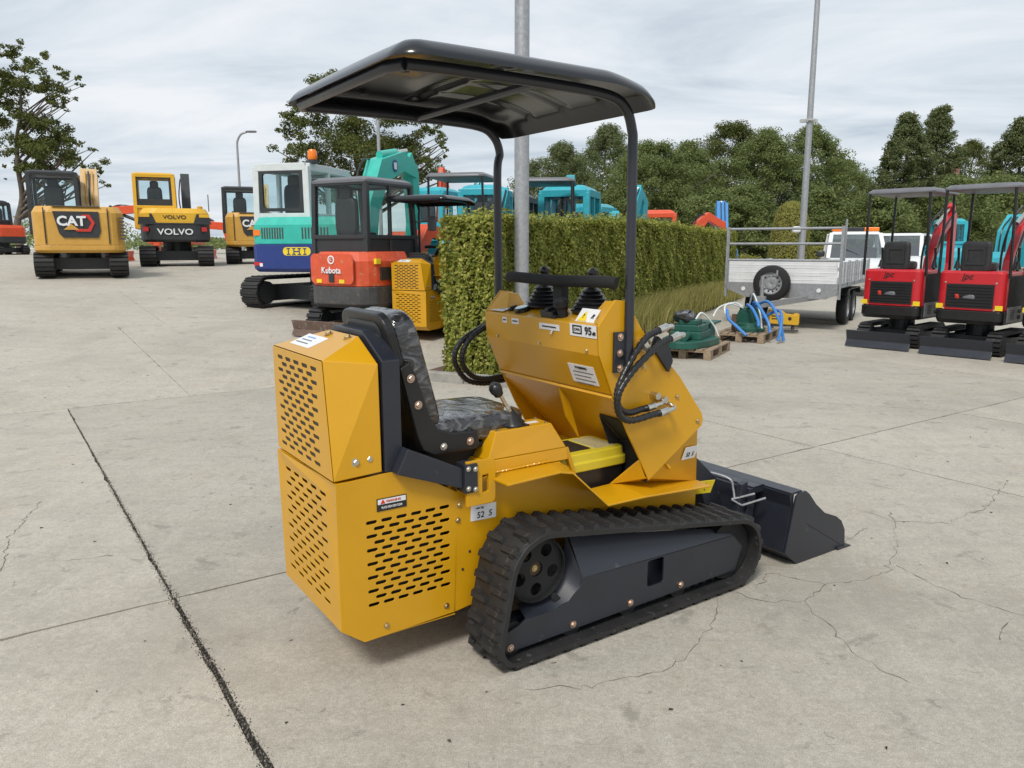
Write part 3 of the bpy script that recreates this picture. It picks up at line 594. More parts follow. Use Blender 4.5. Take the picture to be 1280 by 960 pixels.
    b = B(); b.sup((0, 0, 0), (.055, .19, .245), .32, 36, 22, .003); R3 = Matrix((fwd, Vector((0, 1, 0)), lean)).transposed().to_4x4(); R3.translation = SP(.045, .235, .515); b.v = [R3 @ v for v in b.v]
    build('back_cushion', b, FILM, bk, smooth=True, ang=60)
    b = B(); b.sup((.115, .52, .855), (.235, .20, .055), .3, 40, 14, .003); build('seat_cushion', b, FILM, T, smooth=True, ang=60)
    b = B(); b.box((-.12, .33, .78), (.33, .76, .80)); b.box((-.10, .36, .66), (.30, .73, .78)); build('seat_base', b, BLKM, T)
    for y0, s in ((.298, -1), (.718, 1)):
        b = B(); L_ = [tuple(SP(-.03, .30, 0))[0::2], tuple(SP(.016, .31, 0))[0::2], tuple(SP(.026, .26, 0))[0::2], (-.112, .93), (-.08, .885), (-.02, .862), (.09, .856), (.10, .80), (.08, .785), (-.10, .785), (-.145, .81), (-.165, .86)]
        b.prism(L_, y0, y0 + .02); br = build('seat_bracket', b, BLK, T, bev=.006, seg=3)
        yy = y0 - .001 if s < 0 else y0 + .021
        for p in ((-.19, 1.085), (-.162, .985)): bolt(br, (p[0], yy, p[1]), (0, s, 0), .011, COPPER)
        bolt(br, (-.06, yy, .815), (0, s, 0), .010, STEEL); bolt(br, (.055, yy, .82), (0, s, 0), .011, COPPER)
        b = B(); ins = [(-.135, 1.03), (-.10, 1.03), (-.075, .93), (-.015, .855), (.04, .845), (.045, .825), (-.06, .805), (-.125, .84)]
    # ---- control tower
    AT, AB = Vector((.55, 0, 1.243)), None
    prof = [(.55, 1.243), (.560, 1.124), (.632, .962), (.665, .94)]   # panel seen from the seat
    for k in (0, 1):
        m = (lambda y: y) if k == 0 else mir; y0, y1 = sorted((m(.14), m(.15)))
        b = B(); b.prism([(.55, 1.243), (.635, 1.342), (.70, 1.335), (.786, 1.213), (1.015, 1.0), (1.16, .825), (1.172, .795), (1.165, .765), (1.145, .752), (.85, .565), (.797, .66), (.72, .79), (.632, .962), (.56, 1.124)], y0, y1)
        sp = build('tower_side', b, YEL, T, bev=.0025)
        for p in ((1.0, .915), (1.135, .79), (.80, 1.06)): bolt(sp, (p[0], m(.139), p[1]), (0, -1 if k == 0 else 1, 0), .008)
        b = B(); P = [(.797, m(.147), .66), (.84, m(.15), .574), (1.145, m(.147), .752), (1.268, m(.252), .463), (.735, m(.252), .541)]; P2 = [(x, y + (.008 if k == 0 else -.008), z) for x, y, z in P]
        b.add(P + P2, [(0, 1, 4), (1, 3, 4), (1, 2, 3), (5, 9, 6), (6, 9, 8), (6, 8, 7)] + [(i, (i + 1) % 5, 5 + (i + 1) % 5, 5 + i) for i in range(5)]); lo = build('lower_plate', b, YEL, T)
        if k == 0:
            nl = (Vector(P[3]) - Vector(P[2])).cross(Vector(P[1]) - Vector(P[2])).normalized(); nl = -nl if nl.y > 0 else nl; q0 = Vector(P[2]); el_ = Vector((1, 0, -.12)); el_ = (el_ - nl * el_.dot(nl)).normalized(); eu_ = nl.cross(el_); qs = Vector((1.13, 0, .64)); qs.y = q0.y - ((qs.x - q0.x) * nl.x + (qs.z - q0.z) * nl.z) / nl.y; s = decal(T, qs + nl * .006, el_, eu_, .105, .062) 
            text(s, '52  5', .03, qs + nl * .009 - eu_ * .008, el_, eu_, INK)
    ya, yb = .15, mir(.15)
    b = B(); pr = prof; vs = []
    for x, z in pr: vs += [(x, ya, z), (x, yb, z)]
    b.add(vs + [(x + .012, y, z + .002) for x, y, z in vs], [(2 * i, 2 * i + 1, 2 * i + 3, 2 * i + 2) for i in range(3)] + [(8 + 2 * i, 8 + 2 * i + 2, 8 + 2 * i + 3, 8 + 2 * i + 1) for i in range(3)] + [(6, 7, 15, 14), (0, 8, 9, 1)])
    pn = build('tower_panel', b, YEL, T, bev=.002)
    b = B(); b.prism([(.553, 1.2445), (.70, 1.282), (.79, 1.205), (.79, 1.19), (.70, 1.265), (.56, 1.23)], ya, yb)
    for s in (0, 1):
        m = (lambda y: y) if s == 0 else mir
        b.add([(.555, m(.151), 1.247), (.635, m(.151), 1.338), (.70, m(.151), 1.331), (.75, m(.151), 1.25), (.60, m(.26), 1.2575), (.645, m(.215), 1.334), (.695, m(.215), 1.327), (.745, m(.23), 1.245)], [(0, 1, 5, 4), (1, 2, 6, 5), (2, 3, 7, 6), (4, 5, 6, 7), (0, 4, 7, 3), (0, 3, 2, 1)])
    top = build('tower_top', b, YEL, T, bev=.003)
    b = B(); b.prism([(.64, .955), (.99, .60), (.99, .585), (.632, .945)], ya, yb); b.box((.98, .265, .45), (.99, mir(.265), .60)); build('tower_floor', b, YEL, T)
    b = B(); b.prism([(.635, .955), (.68, .80), (.75, .70), (.76, .69), (.70, .86)], .50, .508); build('tower_rib', b, YEL, T)
    b = B(); b.prism([(.745, .837), (.865, .715), (.865, .55), (.855, .55), (.855, .71), (.735, .831)], .165, .34); b.prism([(.735, .827), (.855, .705), (.855, .55), (.82, .55), (.80, .68)], .334, .34); build('opening_shade', b, BLKM, T)  # black sheet in place of the dark opening, its shade put into the colour
    for y, z in ((.22, 1.137), (.54, 1.137), (.87, 1.137)): bolt(pn, (.559, y, z), (-1, 0, .1), .007)
    n2 = Vector((-.914, 0, -.406)); 
    dp = decal(pn, (.602, .29, 1.028), (0, -1, 0), (-.406, 0, .914), .165, .088, LBL)
    text(dp, 'WARNING', .016, (.5868, .29, 1.055), (0, -1, 0), (-.406, 0, .914), INK)
    for i in range(4): decal(dp, (.5968 + .00733 * i, .285 + .01 * (i % 2), 1.036 - .0165 * i), (0, -1, 0), (-.406, 0, .914), .13 - .02 * (i % 2), .005, CABG, .001, 'print_line')
    exr, eyr = (0, -1, 0), (-.084, 0, .996)
    for y, w in ((.80, .035), (.715, .055), (.46, .14)):
        l = decal(pn, (.552, y, 1.218 if w < .1 else 1.214), exr, eyr, w, .026); decal(l, (.5498, y, 1.218 if w < .1 else 1.214), exr, eyr, w * .7, .006, INK, .0008, 'print_line')
    s = decal(pn, (.5515, .235, 1.217), exr, eyr, .165, .05); text(s, '95', .044, (.548, .20, 1.217), exr, eyr, INK, off=.02); text(s, 'dB', .02, (.548, .165, 1.21), exr, eyr, INK)
    fb = B(); fb.plate(rrect(-.03, -.018, .03, .018, .003), [rrect(-.022, -.012, .022, .012, .002)], .001, (.548, .27, 1.219), exr, eyr); build('print_frame', fb, INK, s); text(s, 'LWA', .016, (.548, .27, 1.219), exr, eyr, INK)
    slope = Vector((.147, 0, .0375)).normalized(); nn = (-.247, 0, .969)
    s = decal(top, (.592, .235, 1.2695), exr, (.62, .0, .78), .16, .075); tri = B(); e2 = Vector((.62, 0, .78)).normalized(); tri.plate([(-.028, -.024), (.028, -.024), (0, .026)], [], .001, Vector((.5885, .275, 1.272)), exr, e2); build('warning_triangle', tri, YINK, s); text(s, '!', .03, (.586, .275, 1.272), exr, e2, INK); text(s, 'R  L', .03, (.5885, .205, 1.272), exr, e2, INK, shear=.25)
    s = decal(top, (.60, .885, 1.262), exr, slope, .10, .075); text(s, '1 2 3 4', .022, (.61, .885, 1.2665), exr, slope, SKYB); decal(s, (.59, .885, 1.2605), exr, slope, .07, .008, SKYB, .001, 'print_line')
    # hour meter, key switch, rocker
    nz = Vector((-.247, 0, .969)); c0 = Vector((.605, .735, 1.257))
    b = B(); b.lathe([(.036, 0), (.036, .016), (.032, .02)], c0, nz, 20); gm = build('hour_meter', b, BLK, T, smooth=True); b = B(); b.lathe([(0, .021), (.031, .021), (.029, .023), (0, .0232)], c0, nz, 20); build('meter_glass', b, mat('meter_glass', (.22, .42, .50), .08, coat=1), gm)
    b = B(); b.lathe([(.015, 0), (.015, .012), (0, .014)], (.60, .815, 1.256), nz, 14); b.obox((.59, .815, 1.268), (.62, .80, 1.278), .012, .012); build('throttle_knob', b, BLK, T)
    b = B(); b.plate(rrect(-.045, -.04, .045, .04, .005), [], .03, Vector((.60, .50, 1.285)), (0, -1, 0), (.969, 0, .247)); b.plate(rrect(-.012, -.035, .012, .035, .003), [], .01, Vector((.596, .50, 1.295)), (0, -1, 0), (.969, 0, .247)); build('fuse_box', b, BLK, T, bev=.003)
    b = B(); b.lathe([(.022, 0), (.022, .04), (.026, .045), (.03, .05), (.03, .075), (.02, .085), (0, .085)], (.60, .425, 1.253), nz, 14); b.box((.565, .435, 1.215), (.59, .47, 1.262)); ky = build('key_switch', b, BLKM, T); b = B(); b.obox((.575, .44, 1.25), (.545, .44, 1.185), .012, .003); build('key', b, STEEL, ky)
    # joystick boots, levers, handle bar
    for y in (.70, .36):
        b = B(); pr = []
        for i in range(6): r = .105 - .0115 * i; pr += [(r - .006, .0165 * i), (r + .004, .0165 * i + .006), (r - .012, .0165 * i + .014)]
        b.lathe(pr + [(.02, .108)], (.70, y, 1.278), (-.04, 0, 1), 20); b.v = [Vector((.70 + (v.x - .70) * .72, v.y, v.z)) for v in b.v]; jb = build('joystick_boot', b, BLK, T, smooth=True, ang=25)
        b = B(); b.tube([(.70, y, 1.375), (.712, y, 1.41), (.705, y, 1.437)], .016, 10, lambda t: .013 + .009 * t); b.lathe([(0, -.022), (.016, -.018), (.024, 0), (.016, .018), (0, .022)], (.704, y, 1.44), (0, 1, .2), 14); build('joystick', b, BLK, jb, smooth=True)
    b = B(); b.tube(spline([(.66, .915, 1.405), (.64, .85, 1.41), (.64, .54, 1.404), (.64, .23, 1.41), (.66, .165, 1.405)], 6), .025, 14); hb = build('handle_bar', b, FOAM, T, smooth=True)
    b = B(); b.box((.655, .505, 1.27), (.69, .575, 1.41)); build('bar_post', b, BLKM, hb, bev=.004)
    # lashing hook and connectors on the side
    for k in (0, 1):
        m = (lambda y: y) if k == 0 else mir; s = -1 if k == 0 else 1
        b = B(); b.cyl((.785, m(.14), 1.155), (.785, m(.115), 1.155), .03, 14); b.obox((.765, m(.12), 1.185), (.80, m(.10), 1.12), .03, .02); build('side_light', b, STEEL, T, bev=.003)
        b = B(); b.prism([(.835, 1.14), (.93, 1.03), (.95, 1.075), (.925, 1.14), (.86, 1.185)], *sorted((m(.146), m(.122)))); build('hose_bracket', b, GRY, T)
        for i, (off, ends) in enumerate(((0, ((.845, 1.212), (.79, .893))), (.018, ((.885, 1.178), (.835, .872))))):
            (ex_, ez_), (fx, fz) = ends; yo = m(.105 - .028 * i); pth = [(ex_, yo, ez_), (ex_ - .075, yo, ez_ - .028), (.665 - .03 * i + .03 * i, m(.085 - .028 * i), 1.09 - .02 * i), (.605 - .02 * i, m(.08 - .028 * i), .995 - .01 * i), (.615 - .022 * i, m(.085 - .028 * i), .925 - .02 * i), (.675 - .01 * i, m(.095 - .028 * i), .89 - .025 * i), (fx - .03, yo, fz), (fx, yo, fz)]
            pth = pth if k == 0 else [(.66 + .03 * i, 1.0 + .02 * i, 1.19), (.58, 1.01 + .02 * i, 1.165), (.485 - .025 * i, 1.02 + .02 * i, 1.10), (.45 - .03 * i, 1.02 + .02 * i, 1.01), (.50 - .02 * i, 1.02 + .02 * i, .935 - .02 * i), (.57, 1.01 + .02 * i, .91 - .025 * i), (.66, 1.0 + .02 * i, .915 - .025 * i), (.70, 1.0 + .02 * i, .917 - .025 * i)]; P = spline(pth, 14); b = B(); b.tube(P, .0135, 10, lambda t, n=len(P): .0135 + .0016 * math.sin(t * n * 2.1)); ho = build('hydraulic_hose', b, BLK, T, smooth=True, ang=80)
            (ex_, ez_), (fx, fz) = ((ex_, ez_), (fx, fz)) if k == 0 else ((.66 + .03 * i, 1.19), (.70, .917 - .025 * i)); yo = yo if k == 0 else 1.0 + .02 * i; b = B(); b.cyl((ex_, yo, ez_), (ex_ + .045, yo, ez_ + .012), .016, 12); b.tube(spline([(ex_ + .045, yo, ez_ + .012), (ex_ + .075, yo, ez_ + .012), (ex_ + .085, m(.135), ez_ - .01)], 5), .010, 10); build('hose_fitting', b, STEEL, ho, smooth=True)
            b = B(); b.cyl((fx, yo, fz), (fx + .045, yo, fz + .006), .0165, 12); b.tube(spline([(fx + .045, yo, fz + .006), (fx + .085, yo, fz + .014), (fx + .085, m(.135), fz + .03)], 5), .010, 10); b.cyl((fx + .06, m(.14), fz + .045), (fx + .06, m(.10), fz + .045), .016, 6); build('hose_fitting', b, STEEL, ho, smooth=True)
    # ---- toolbox battery case in the footwell
    b = B(); q = rrect(-.19, -.125, .19, .125, .035, 4); M = Matrix.Translation((.665, .405, -.015)) @ Matrix.Rotation(0, 4, 'Z'); b.M = M; b.loft([[(x * .93, y * .93, .50) for x, y in q], [(x * .96, y * .96, .63) for x, y in q]]); tb = build('battery_box', b, BLK, T, bev=.004)
    b = B(); b.M = M; b.loft([[(x * s, y * s, z) for x, y in q] for s, z in ((1, .625), (1.02, .63), (1.02, .662), (.97, .668), (.95, .699), (.93, .704))]); ld = build('box_lid', b, YEL2, tb, bev=.004)
    b = B(); b.M = M; b.box((-.135, -.075, .704), (.015, .085, .708)); build('lid_label', b, INK, ld); b = B(); b.M = M; b.box((.035, -.085, .704), (.145, .085, .708)); build('lid_window', b, mat('clear_lid', (.46, .42, .24), .3), ld)
    # ---- canopy
    cx0, cx1, cy0, cy1 = -.345, .735, -.005, 1.085
    def csurf(s, t, dz=0):
        """s,t in -1..1 over a rounded rectangle, drooping rim, shallow stamped ribs"""
        x = (cx0 + cx1) / 2 + s * (cx1 - cx0) / 2; y = (cy0 + cy1) / 2 + t * (cy1 - cy0) / 2
        if s * s > .5 and t * t > .5:
            a, c_ = (abs(s) - .82) / .18, (abs(t) - .82) / .18
            if a > 0 and c_ > 0:
                r = math.hypot(a, c_); mm = max(a, c_) / r if r else 1; x = (cx0 + cx1) / 2 + math.copysign(.82 + .18 * a * mm, s) * (cx1 - cx0) / 2; y = (cy0 + cy1) / 2 + math.copysign(.82 + .18 * c_ * mm, t) * (cy1 - cy0) / 2
        f = max(0, (s - .52) / .48); e_ = max(0, (abs(s) - .87) / .13, (abs(t) - .87) / .13)
        z = 2.168 - .055 * f ** 1.5 - .050 * e_ ** 2.0 + .012 * (1 - s * s) * (1 - t * t)
        rib = lambda w, c0, h: math.exp(-((w - c0) / h) ** 4)
        if abs(s) < .93 and abs(t) < .93: z += .012 * rib(s, -.02, .05) * (abs(t) < .8) + .010 * (rib(t, .45, .04) + rib(t, -.45, .04) + rib(t, 0, .04)) * (s > .02) * min(1, 8 * (s - .02)) + .016 * rib(s, -.45, .40) * rib(t, 0, .72)
        return Vector((x, y, z + dz))
    b = B(); n = 60; g = [[csurf(-1 + 2 * i / n, -1 + 2 * j / n) for i in range(n + 1)] for j in range(n + 1)]; vs = [p for r in g for p in r] + [p - Vector((0, 0, .006)) for r in g for p in r]; k = n + 1; o = k * k
    fs = [(j * k + i, j * k + i + 1, (j + 1) * k + i + 1, (j + 1) * k + i) for j in range(n) for i in range(n)]; fs += [tuple(o + i for i in reversed(f)) for f in fs[:n * n]]
    rim = [i for i in range(k)] + [j * k + n for j in range(1, k)] + [n * k + i for i in range(n - 1, -1, -1)] + [j * k for j in range(n - 1, 0, -1)]
    fs += [(rim[i], rim[(i + 1) % len(rim)], o + rim[(i + 1) % len(rim)], o + rim[i]) for i in range(len(rim))]; b.add(vs, fs)
    cn = build('canopy_roof', b, ABS, T, smooth=True, ang=60)
    for y in (.16, .54, .92): bolt(cn, (-.06, y, 2.16 if abs(y - .54) > .2 else 2.18), (0, 0, 1), .011, INT)
    b = B(); rl = []
    for y, dx_ in ((.127, 0), (1.045, -.02)): rl.append(spline([(.70 + dx_, y, 1.06), (.698 + dx_, y, 1.5), (.694 + dx_, y, 1.90), (.687, y, 1.99), (.65, y, 2.065), (.56, y, 2.102), (.3, y, 2.112), (-.1, y, 2.112), (-.27, y, 2.108)], 7))
    for P in rl: b.tube(P, .0195, 14)
    b.tube([(-.27, .127, 2.108), (-.30, .19, 2.108), (-.30, .98, 2.108), (-.27, 1.045, 2.108)], .0205, 12); b.tube([(.25, .127, 2.112), (.25, 1.045, 2.112)], .016, 10)
    cf = build('canopy_frame', b, GRY, T, smooth=True)
    for k in (0, 1):
        m = (lambda y: y) if k == 0 else mir; b = B(); b.box((.625, min(m(.139), m(.126)) if k == 0 else m(.139), 1.052), (.725, max(m(.139), m(.126)) if k == 0 else 1.05, 1.215)); mt = build('post_bracket', b, GRY, cf, bev=.002)
        for z in (1.195, 1.13, 1.07): bolt(mt, (.652, m(.125) if k == 0 else 1.051, z), (0, -1 if k == 0 else 1, 0), .011, COPPER)
    # ---- loader arm, quick hitch, bucket
    b = B()
    for y in (.36, mir(.36)): b.prism([(1.0, .70), (1.10, .76), (1.50, .42), (1.58, .20), (1.48, .14), (1.40, .36), (1.05, .62)], y - .03, y + .03)
    build('loader_arm', b, GRY, T, bev=.004)
    b = B(); b.prism([(1.56, .10), (1.60, .375), (1.63, .375), (1.70, .385), (1.735, .36), (1.735, .345), (1.65, .345), (1.615, .10)], .20, mir(.20)); b.prism([(1.50, .13), (1.555, .40), (1.60, .41), (1.60, .12)], .215, .245); b.prism([(1.50, .13), (1.555, .40), (1.60, .41), (1.60, .12)], mir(.245), mir(.215)); hq = build('quick_hitch', b, GRY, T, bev=.003)
    b = B(); b.tube(spline([(1.46, .46, .43), (1.50, .36, .435), (1.53, .27, .42), (1.535, .25, .375), (1.53, .235, .33)], 6), .006, 8); b.obox((1.52, .245, .325), (1.60, .17, .36), .012, .008); b.obox((1.55, .205, .30), (1.64, .135, .34), .012, .008); b.obox((1.52, .245, .325), (1.55, .205, .30), .012, .008); build('latch_handle', b, GALV, hq, smooth=False, bev=.002)
    sg = decal(hq, (1.33, .255, .42), (1, -.3, 0), (.1, -.3, 1), .09, .07, YINK, .003); text(sg, '!', .06, (1.332, .2505, .42), (1, -.3, 0), (.1, -.3, 1), INK)
    b = B(); sh = [(1.70, .368), (1.735, .372), (1.735, .30), (1.695, .085), (1.775, .022), (2.165, .012), (2.165, .004), (1.77, .006), (1.675, .078), (1.72, .30)]
    b.prism(sh, .045, 1.035); b.box((1.62, .20, .370), (1.71, .88, .382)); b.box((1.705, .04, .366), (1.79, 1.04, .378)); bu = build('bucket', b, GRY, T, bev=.002)
    for y in (.03, 1.035):
        b = B(); b.prism([(1.735, .355), (1.765, .372), (1.81, .372), (1.84, .352), (1.90, .288), (1.98, .226), (2.08, .188), (2.13, .155), (2.165, .10), (2.175, .02), (2.175, .006), (1.768, .006), (1.675, .078)], y, y + .012); e_ = build('bucket_cheek', b, GRY, bu, bev=.002)
    b = B(); b.prism([(2.10, .002), (2.10, .020), (2.215, .006), (2.215, .002)], .02, 1.055); build('cutting_edge', b, GRY, bu)
    b = B(); b.prism([(1.83, .20), (1.835, .206), (2.14, .03), (2.135, .024)], .0265, .03); build('cheek_rib', b, GRY, bu)
    return T
LOADER = make_loader()

# ------------------------------------------------------------------ hedge, grass, kerb, poles
def leaf_mesh(name, P, Nrm, size, m, parent=None, spread=.9, kind='stuff', fold=.25, seed=1, aspect=.55):
    """one mesh of many small folded leaves at points P, facing roughly along Nrm"""
    g = np.random.default_rng(seed); n = len(P); d = Nrm + g.normal(0, spread, (n, 3)); d /= np.linalg.norm(d, axis=1, keepdims=True) + 1e-9
    a = np.cross(d, g.normal(0, 1, (n, 3))); a /= np.linalg.norm(a, axis=1, keepdims=True) + 1e-9; b = np.cross(d, a); s = (size * g.uniform(.6, 1.3, n))[:, None]
    v = np.empty((n, 4, 3)); v[:, 0] = P - a * s * .5; v[:, 1] = P + b * s * aspect * .5 - d * s * fold * .5; v[:, 2] = P + a * s * .5 + d * s * .05; v[:, 3] = P - b * s * aspect * .5 - d * s * fold * .5
    me = bpy.data.meshes.new(name); me.vertices.add(4 * n); me.vertices.foreach_set('co', v.reshape(-1)); k = np.arange(n)[:, None] * 4; tri = np.concatenate([k + [0, 1, 2], k + [0, 2, 3]], 1).reshape(-1)
    me.loops.add(6 * n); me.loops.foreach_set('vertex_index', tri.astype(np.int32)); me.polygons.add(2 * n); me.polygons.foreach_set('loop_start', np.arange(0, 6 * n, 3, dtype=np.int32)); me.polygons.foreach_set('loop_total', np.full(2 * n, 3, dtype=np.int32))
    me.update(); me.materials.append(m); o = bpy.data.objects.new(name, me); COL.objects.link(o); o.parent = parent
    return finish(o, kind=kind)
HA = R(65); HC = Vector((-.23, 8.85, 0)); HD = Vector((math.cos(HA), math.sin(HA), 0)); HN = Vector((math.sin(HA), -math.cos(HA), 0))   # along the hedge; out of its long face
HLEN, HTH = 17.0, .66
def hedge_run(label, c, d, nrm, L, th, h, dens, size, m, seed, loc=True):
    T = thing('hedge', label, 'hedge', c); g = np.random.default_rng(seed); d3 = np.array(d); n3 = np.array(nrm)
    def face(nn, fu, normal):
        u, v = g.random(nn), g.random(nn); p = fu(u, v); return p, np.tile(normal, (nn, 1))
    zg = lambda t: np.array([gz(c[0] + d[0] * q, c[1] + d[1] * q) - c[2] for q in t]) if loc else np.zeros(len(t))
    tt = np.linspace(0, L, 40); zz = zg(tt); Z = lambda t: np.interp(t, tt, zz)
    parts = []
    bulge = lambda a, b_: .035 * np.sin(a * 2.3 + b_ * 1.7) + .03 * np.sin(a * 5.1 - b_ * 3.3) + .02 * np.sin(a * 11.3 + b_ * 7.9)
    for A, fn, nr in ((L * h, lambda u, v: (u * L, -bulge(u * L, v * h) , .02 + v ** .95 * h), n3), (L * h * .35, lambda u, v: (u * L, th + bulge(u * L, v * h), v * h), -n3), (th * h, lambda u, v: (bulge(u * 3, v * h) * 1.0, u * th, .02 + v * h), -d3), (th * h, lambda u, v: (L + 0 * u, u * th, v * h), d3), (L * th, lambda u, v: (u * L, v * th, h + bulge(u * L, v) * .8), np.array([0, 0, 1.]))):
        k = int(A * dens); u, v = g.random(k), g.random(k); t, w, z = fn(u, v); w = w * np.ones(k); t = t * np.ones(k); depth = g.exponential(.035, k)[:, None]
        p = t[:, None] * d3 - w[:, None] * n3; p[:, 2] += z + Z(t); p -= depth * nr; p += nr * g.normal(0, .012, k)[:, None]
        if nr[2] == 1: p[:, 2] += (g.random(k) < .09) * g.uniform(.02, .13, k)
        parts.append((p, np.tile(nr + np.array([0, 0, .45]), (k, 1))))
    P = np.concatenate([a for a, _ in parts]); Nn = np.concatenate([b for _, b in parts])
    leaf_mesh('foliage', P, Nn, size, m, T, .55, seed=seed)
    b = B(); K = 24; ins = .11; rings = []
    for i in range(K + 1):
        t = ins + (L - 2 * ins) * i / K; z0 = float(Z(t)); q = []
        for w, z in ((ins, -.05), (th - ins, -.05), (th - ins, h - ins), (ins, h - ins)): v = Vector(d) * t - Vector(nrm) * w; q.append((v.x, v.y, z0 + z))
        rings.append(q)
    b.loft(rings); build('branch_core', b, TWIG, T)
    return T
hedge_run('long clipped hornbeam hedge behind the yellow loader, with a grey lamp pole in front', HC, HD, HN, HLEN, HTH, 1.87, 3600, .062, LEAF_H, 11)
def build_kerb():
    T = thing('kerb', 'low concrete kerb edging the foot of the long hornbeam hedge', 'kerb', HC)
    c0 = -HN * (HTH + .35) - HD * .22
    segs = [(c0, HN * (HTH + .62) - HN * .0 - HD * .30 + HN * 0)]
    b_start = c0; e1 = HN * .55 - HD * .22
    L1 = (e1 - b_start).length
    me = {}
    def stones(p, q, n):
        for i in range(n):
            a, c = p.lerp(q, i / n), p.lerp(q, (i + 1) / n); dd = (c - a).normalized() * .004; b = B(); z = gz(HC.x + a.x, HC.y + a.y); b.obox(a + dd + Vector((0, 0, z + .03)), c - dd + Vector((0, 0, z + .03)), .13, .16); build('kerb_stone', b, KERB, T, bev=.012)
    stones(b_start, e1, 2); stones(e1 + HD * .065, e1 + HD * 2.4, 2)
    b = B(); vs = []
    for i in range(33):
        t = -.17 + i * .5; z = gz(HC.x + HD.x * t, HC.y + HD.y * t) + .05
        for w in (-HTH - .3, .5): v = HD * t + HN * w; vs.append((v.x, v.y, z))
    b.add(vs, [(2 * i, 2 * i + 2, 2 * i + 3, 2 * i + 1) for i in range(32)]); build('soil', b, AMBER, T)
build_kerb()
def build_grass():
    g = np.random.default_rng(5); vs = []; fs = []
    for i in range(22000):
        t = 2.6 + 12.5 * g.random(); cl = round(t / .38) * .38 + g.normal(0, .06); w = abs(g.normal(0, .22)); base = HC + HD * cl + HN * (w + .0); h = g.uniform(.28, .60) * (1 if cl > 4 else .8); a = g.random() * 6.28; out = Vector((math.cos(a), math.sin(a), 0)) * g.uniform(.03, .22) + HN * g.uniform(-.03, .15)
        p0 = Vector((base.x, base.y, gz(base.x, base.y) + .05)); p1 = p0 + Vector((0, 0, h * .6)) + out * .35; p2 = p0 + Vector((0, 0, h * g.uniform(.75, 1.05))) + out; s = Vector((-math.sin(a), math.cos(a), 0)) * g.uniform(.003, .007); k = len(vs)
        vs += [p0 - s, p0 + s, p1 + s * .8, p1 - s * .8, p2]; fs += [(k, k + 1, k + 2, k + 3), (k + 3, k + 2, k + 4)]
    b = B(); b.add(vs, fs); build('ornamental_grass', b, GRASS, kind='stuff')
build_grass()
def pole(name, label, p, r0, r1, h, head=None, group=None):
    T = thing(name, label, 'lamp post', p, 0, group); b = B(); b.tube([(0, 0, -.05), (0, 0, h * .5), (0, 0, h)], r0, 20, lambda t: r0 + (r1 - r0) * t); build('pole', b, GALV, T, smooth=True)
    b = B(); b.lathe([(r0 * 1.9, 0), (r0 * 1.9, .02), (r0 * 1.05, .03)], (0, 0, 0), (0, 0, 1), 20); build('base_plate', b, GALV, T)
    if head == 'hook':
        pth = spline([(0, 0, h), (.03, 0, h + .35), (.25, 0, h + .72), (.6, 0, h + .86)], 6); b = B(); b.tube(pth, r1, 10); build('lamp_arm', b, GALV, T, smooth=True); b = B(); b.sup((.85, 0, h + .87), (.32, .12, .06), .6, 16, 8); build('lamp_head', b, CABG, T, smooth=True)
    return T
pp = HC + HD * .62 + HN * .26; pole('lamp_post', 'thick galvanised lamp pole rising behind the black canopy, against the hedge', (at(652, 308, 9.3).x, 9.3, 0), .088, .082, 9.5)
pl = pole('lamp_post', 'tall thin galvanised lamp pole behind the grey tipper trailer', gp(1002, 22), .100, .05, 13)
b = B(); b.lathe([(.15, 0), (.15, .05)], (0, 0, 4.85), (0, 0, 1), 16); b.box((-.26, -.05, 4.82), (.2, .05, 4.9)); build('clamp', b, STEEL, pl)
b = B(); b.sup((-.2, -.06, 1.95), (.12, .08, .09), .6, 12, 8); build('floodlight', b, WHT, pl)
pole('street_lamp', 'distant street lamp with a curved top, between two excavators on the left', gp(304, 46), .09, .06, 6.6, 'hook')
pole('mast', 'thin distant mast in front of the oak behind the turquoise boom', gp(477, 34), .085, .07, 6.5)

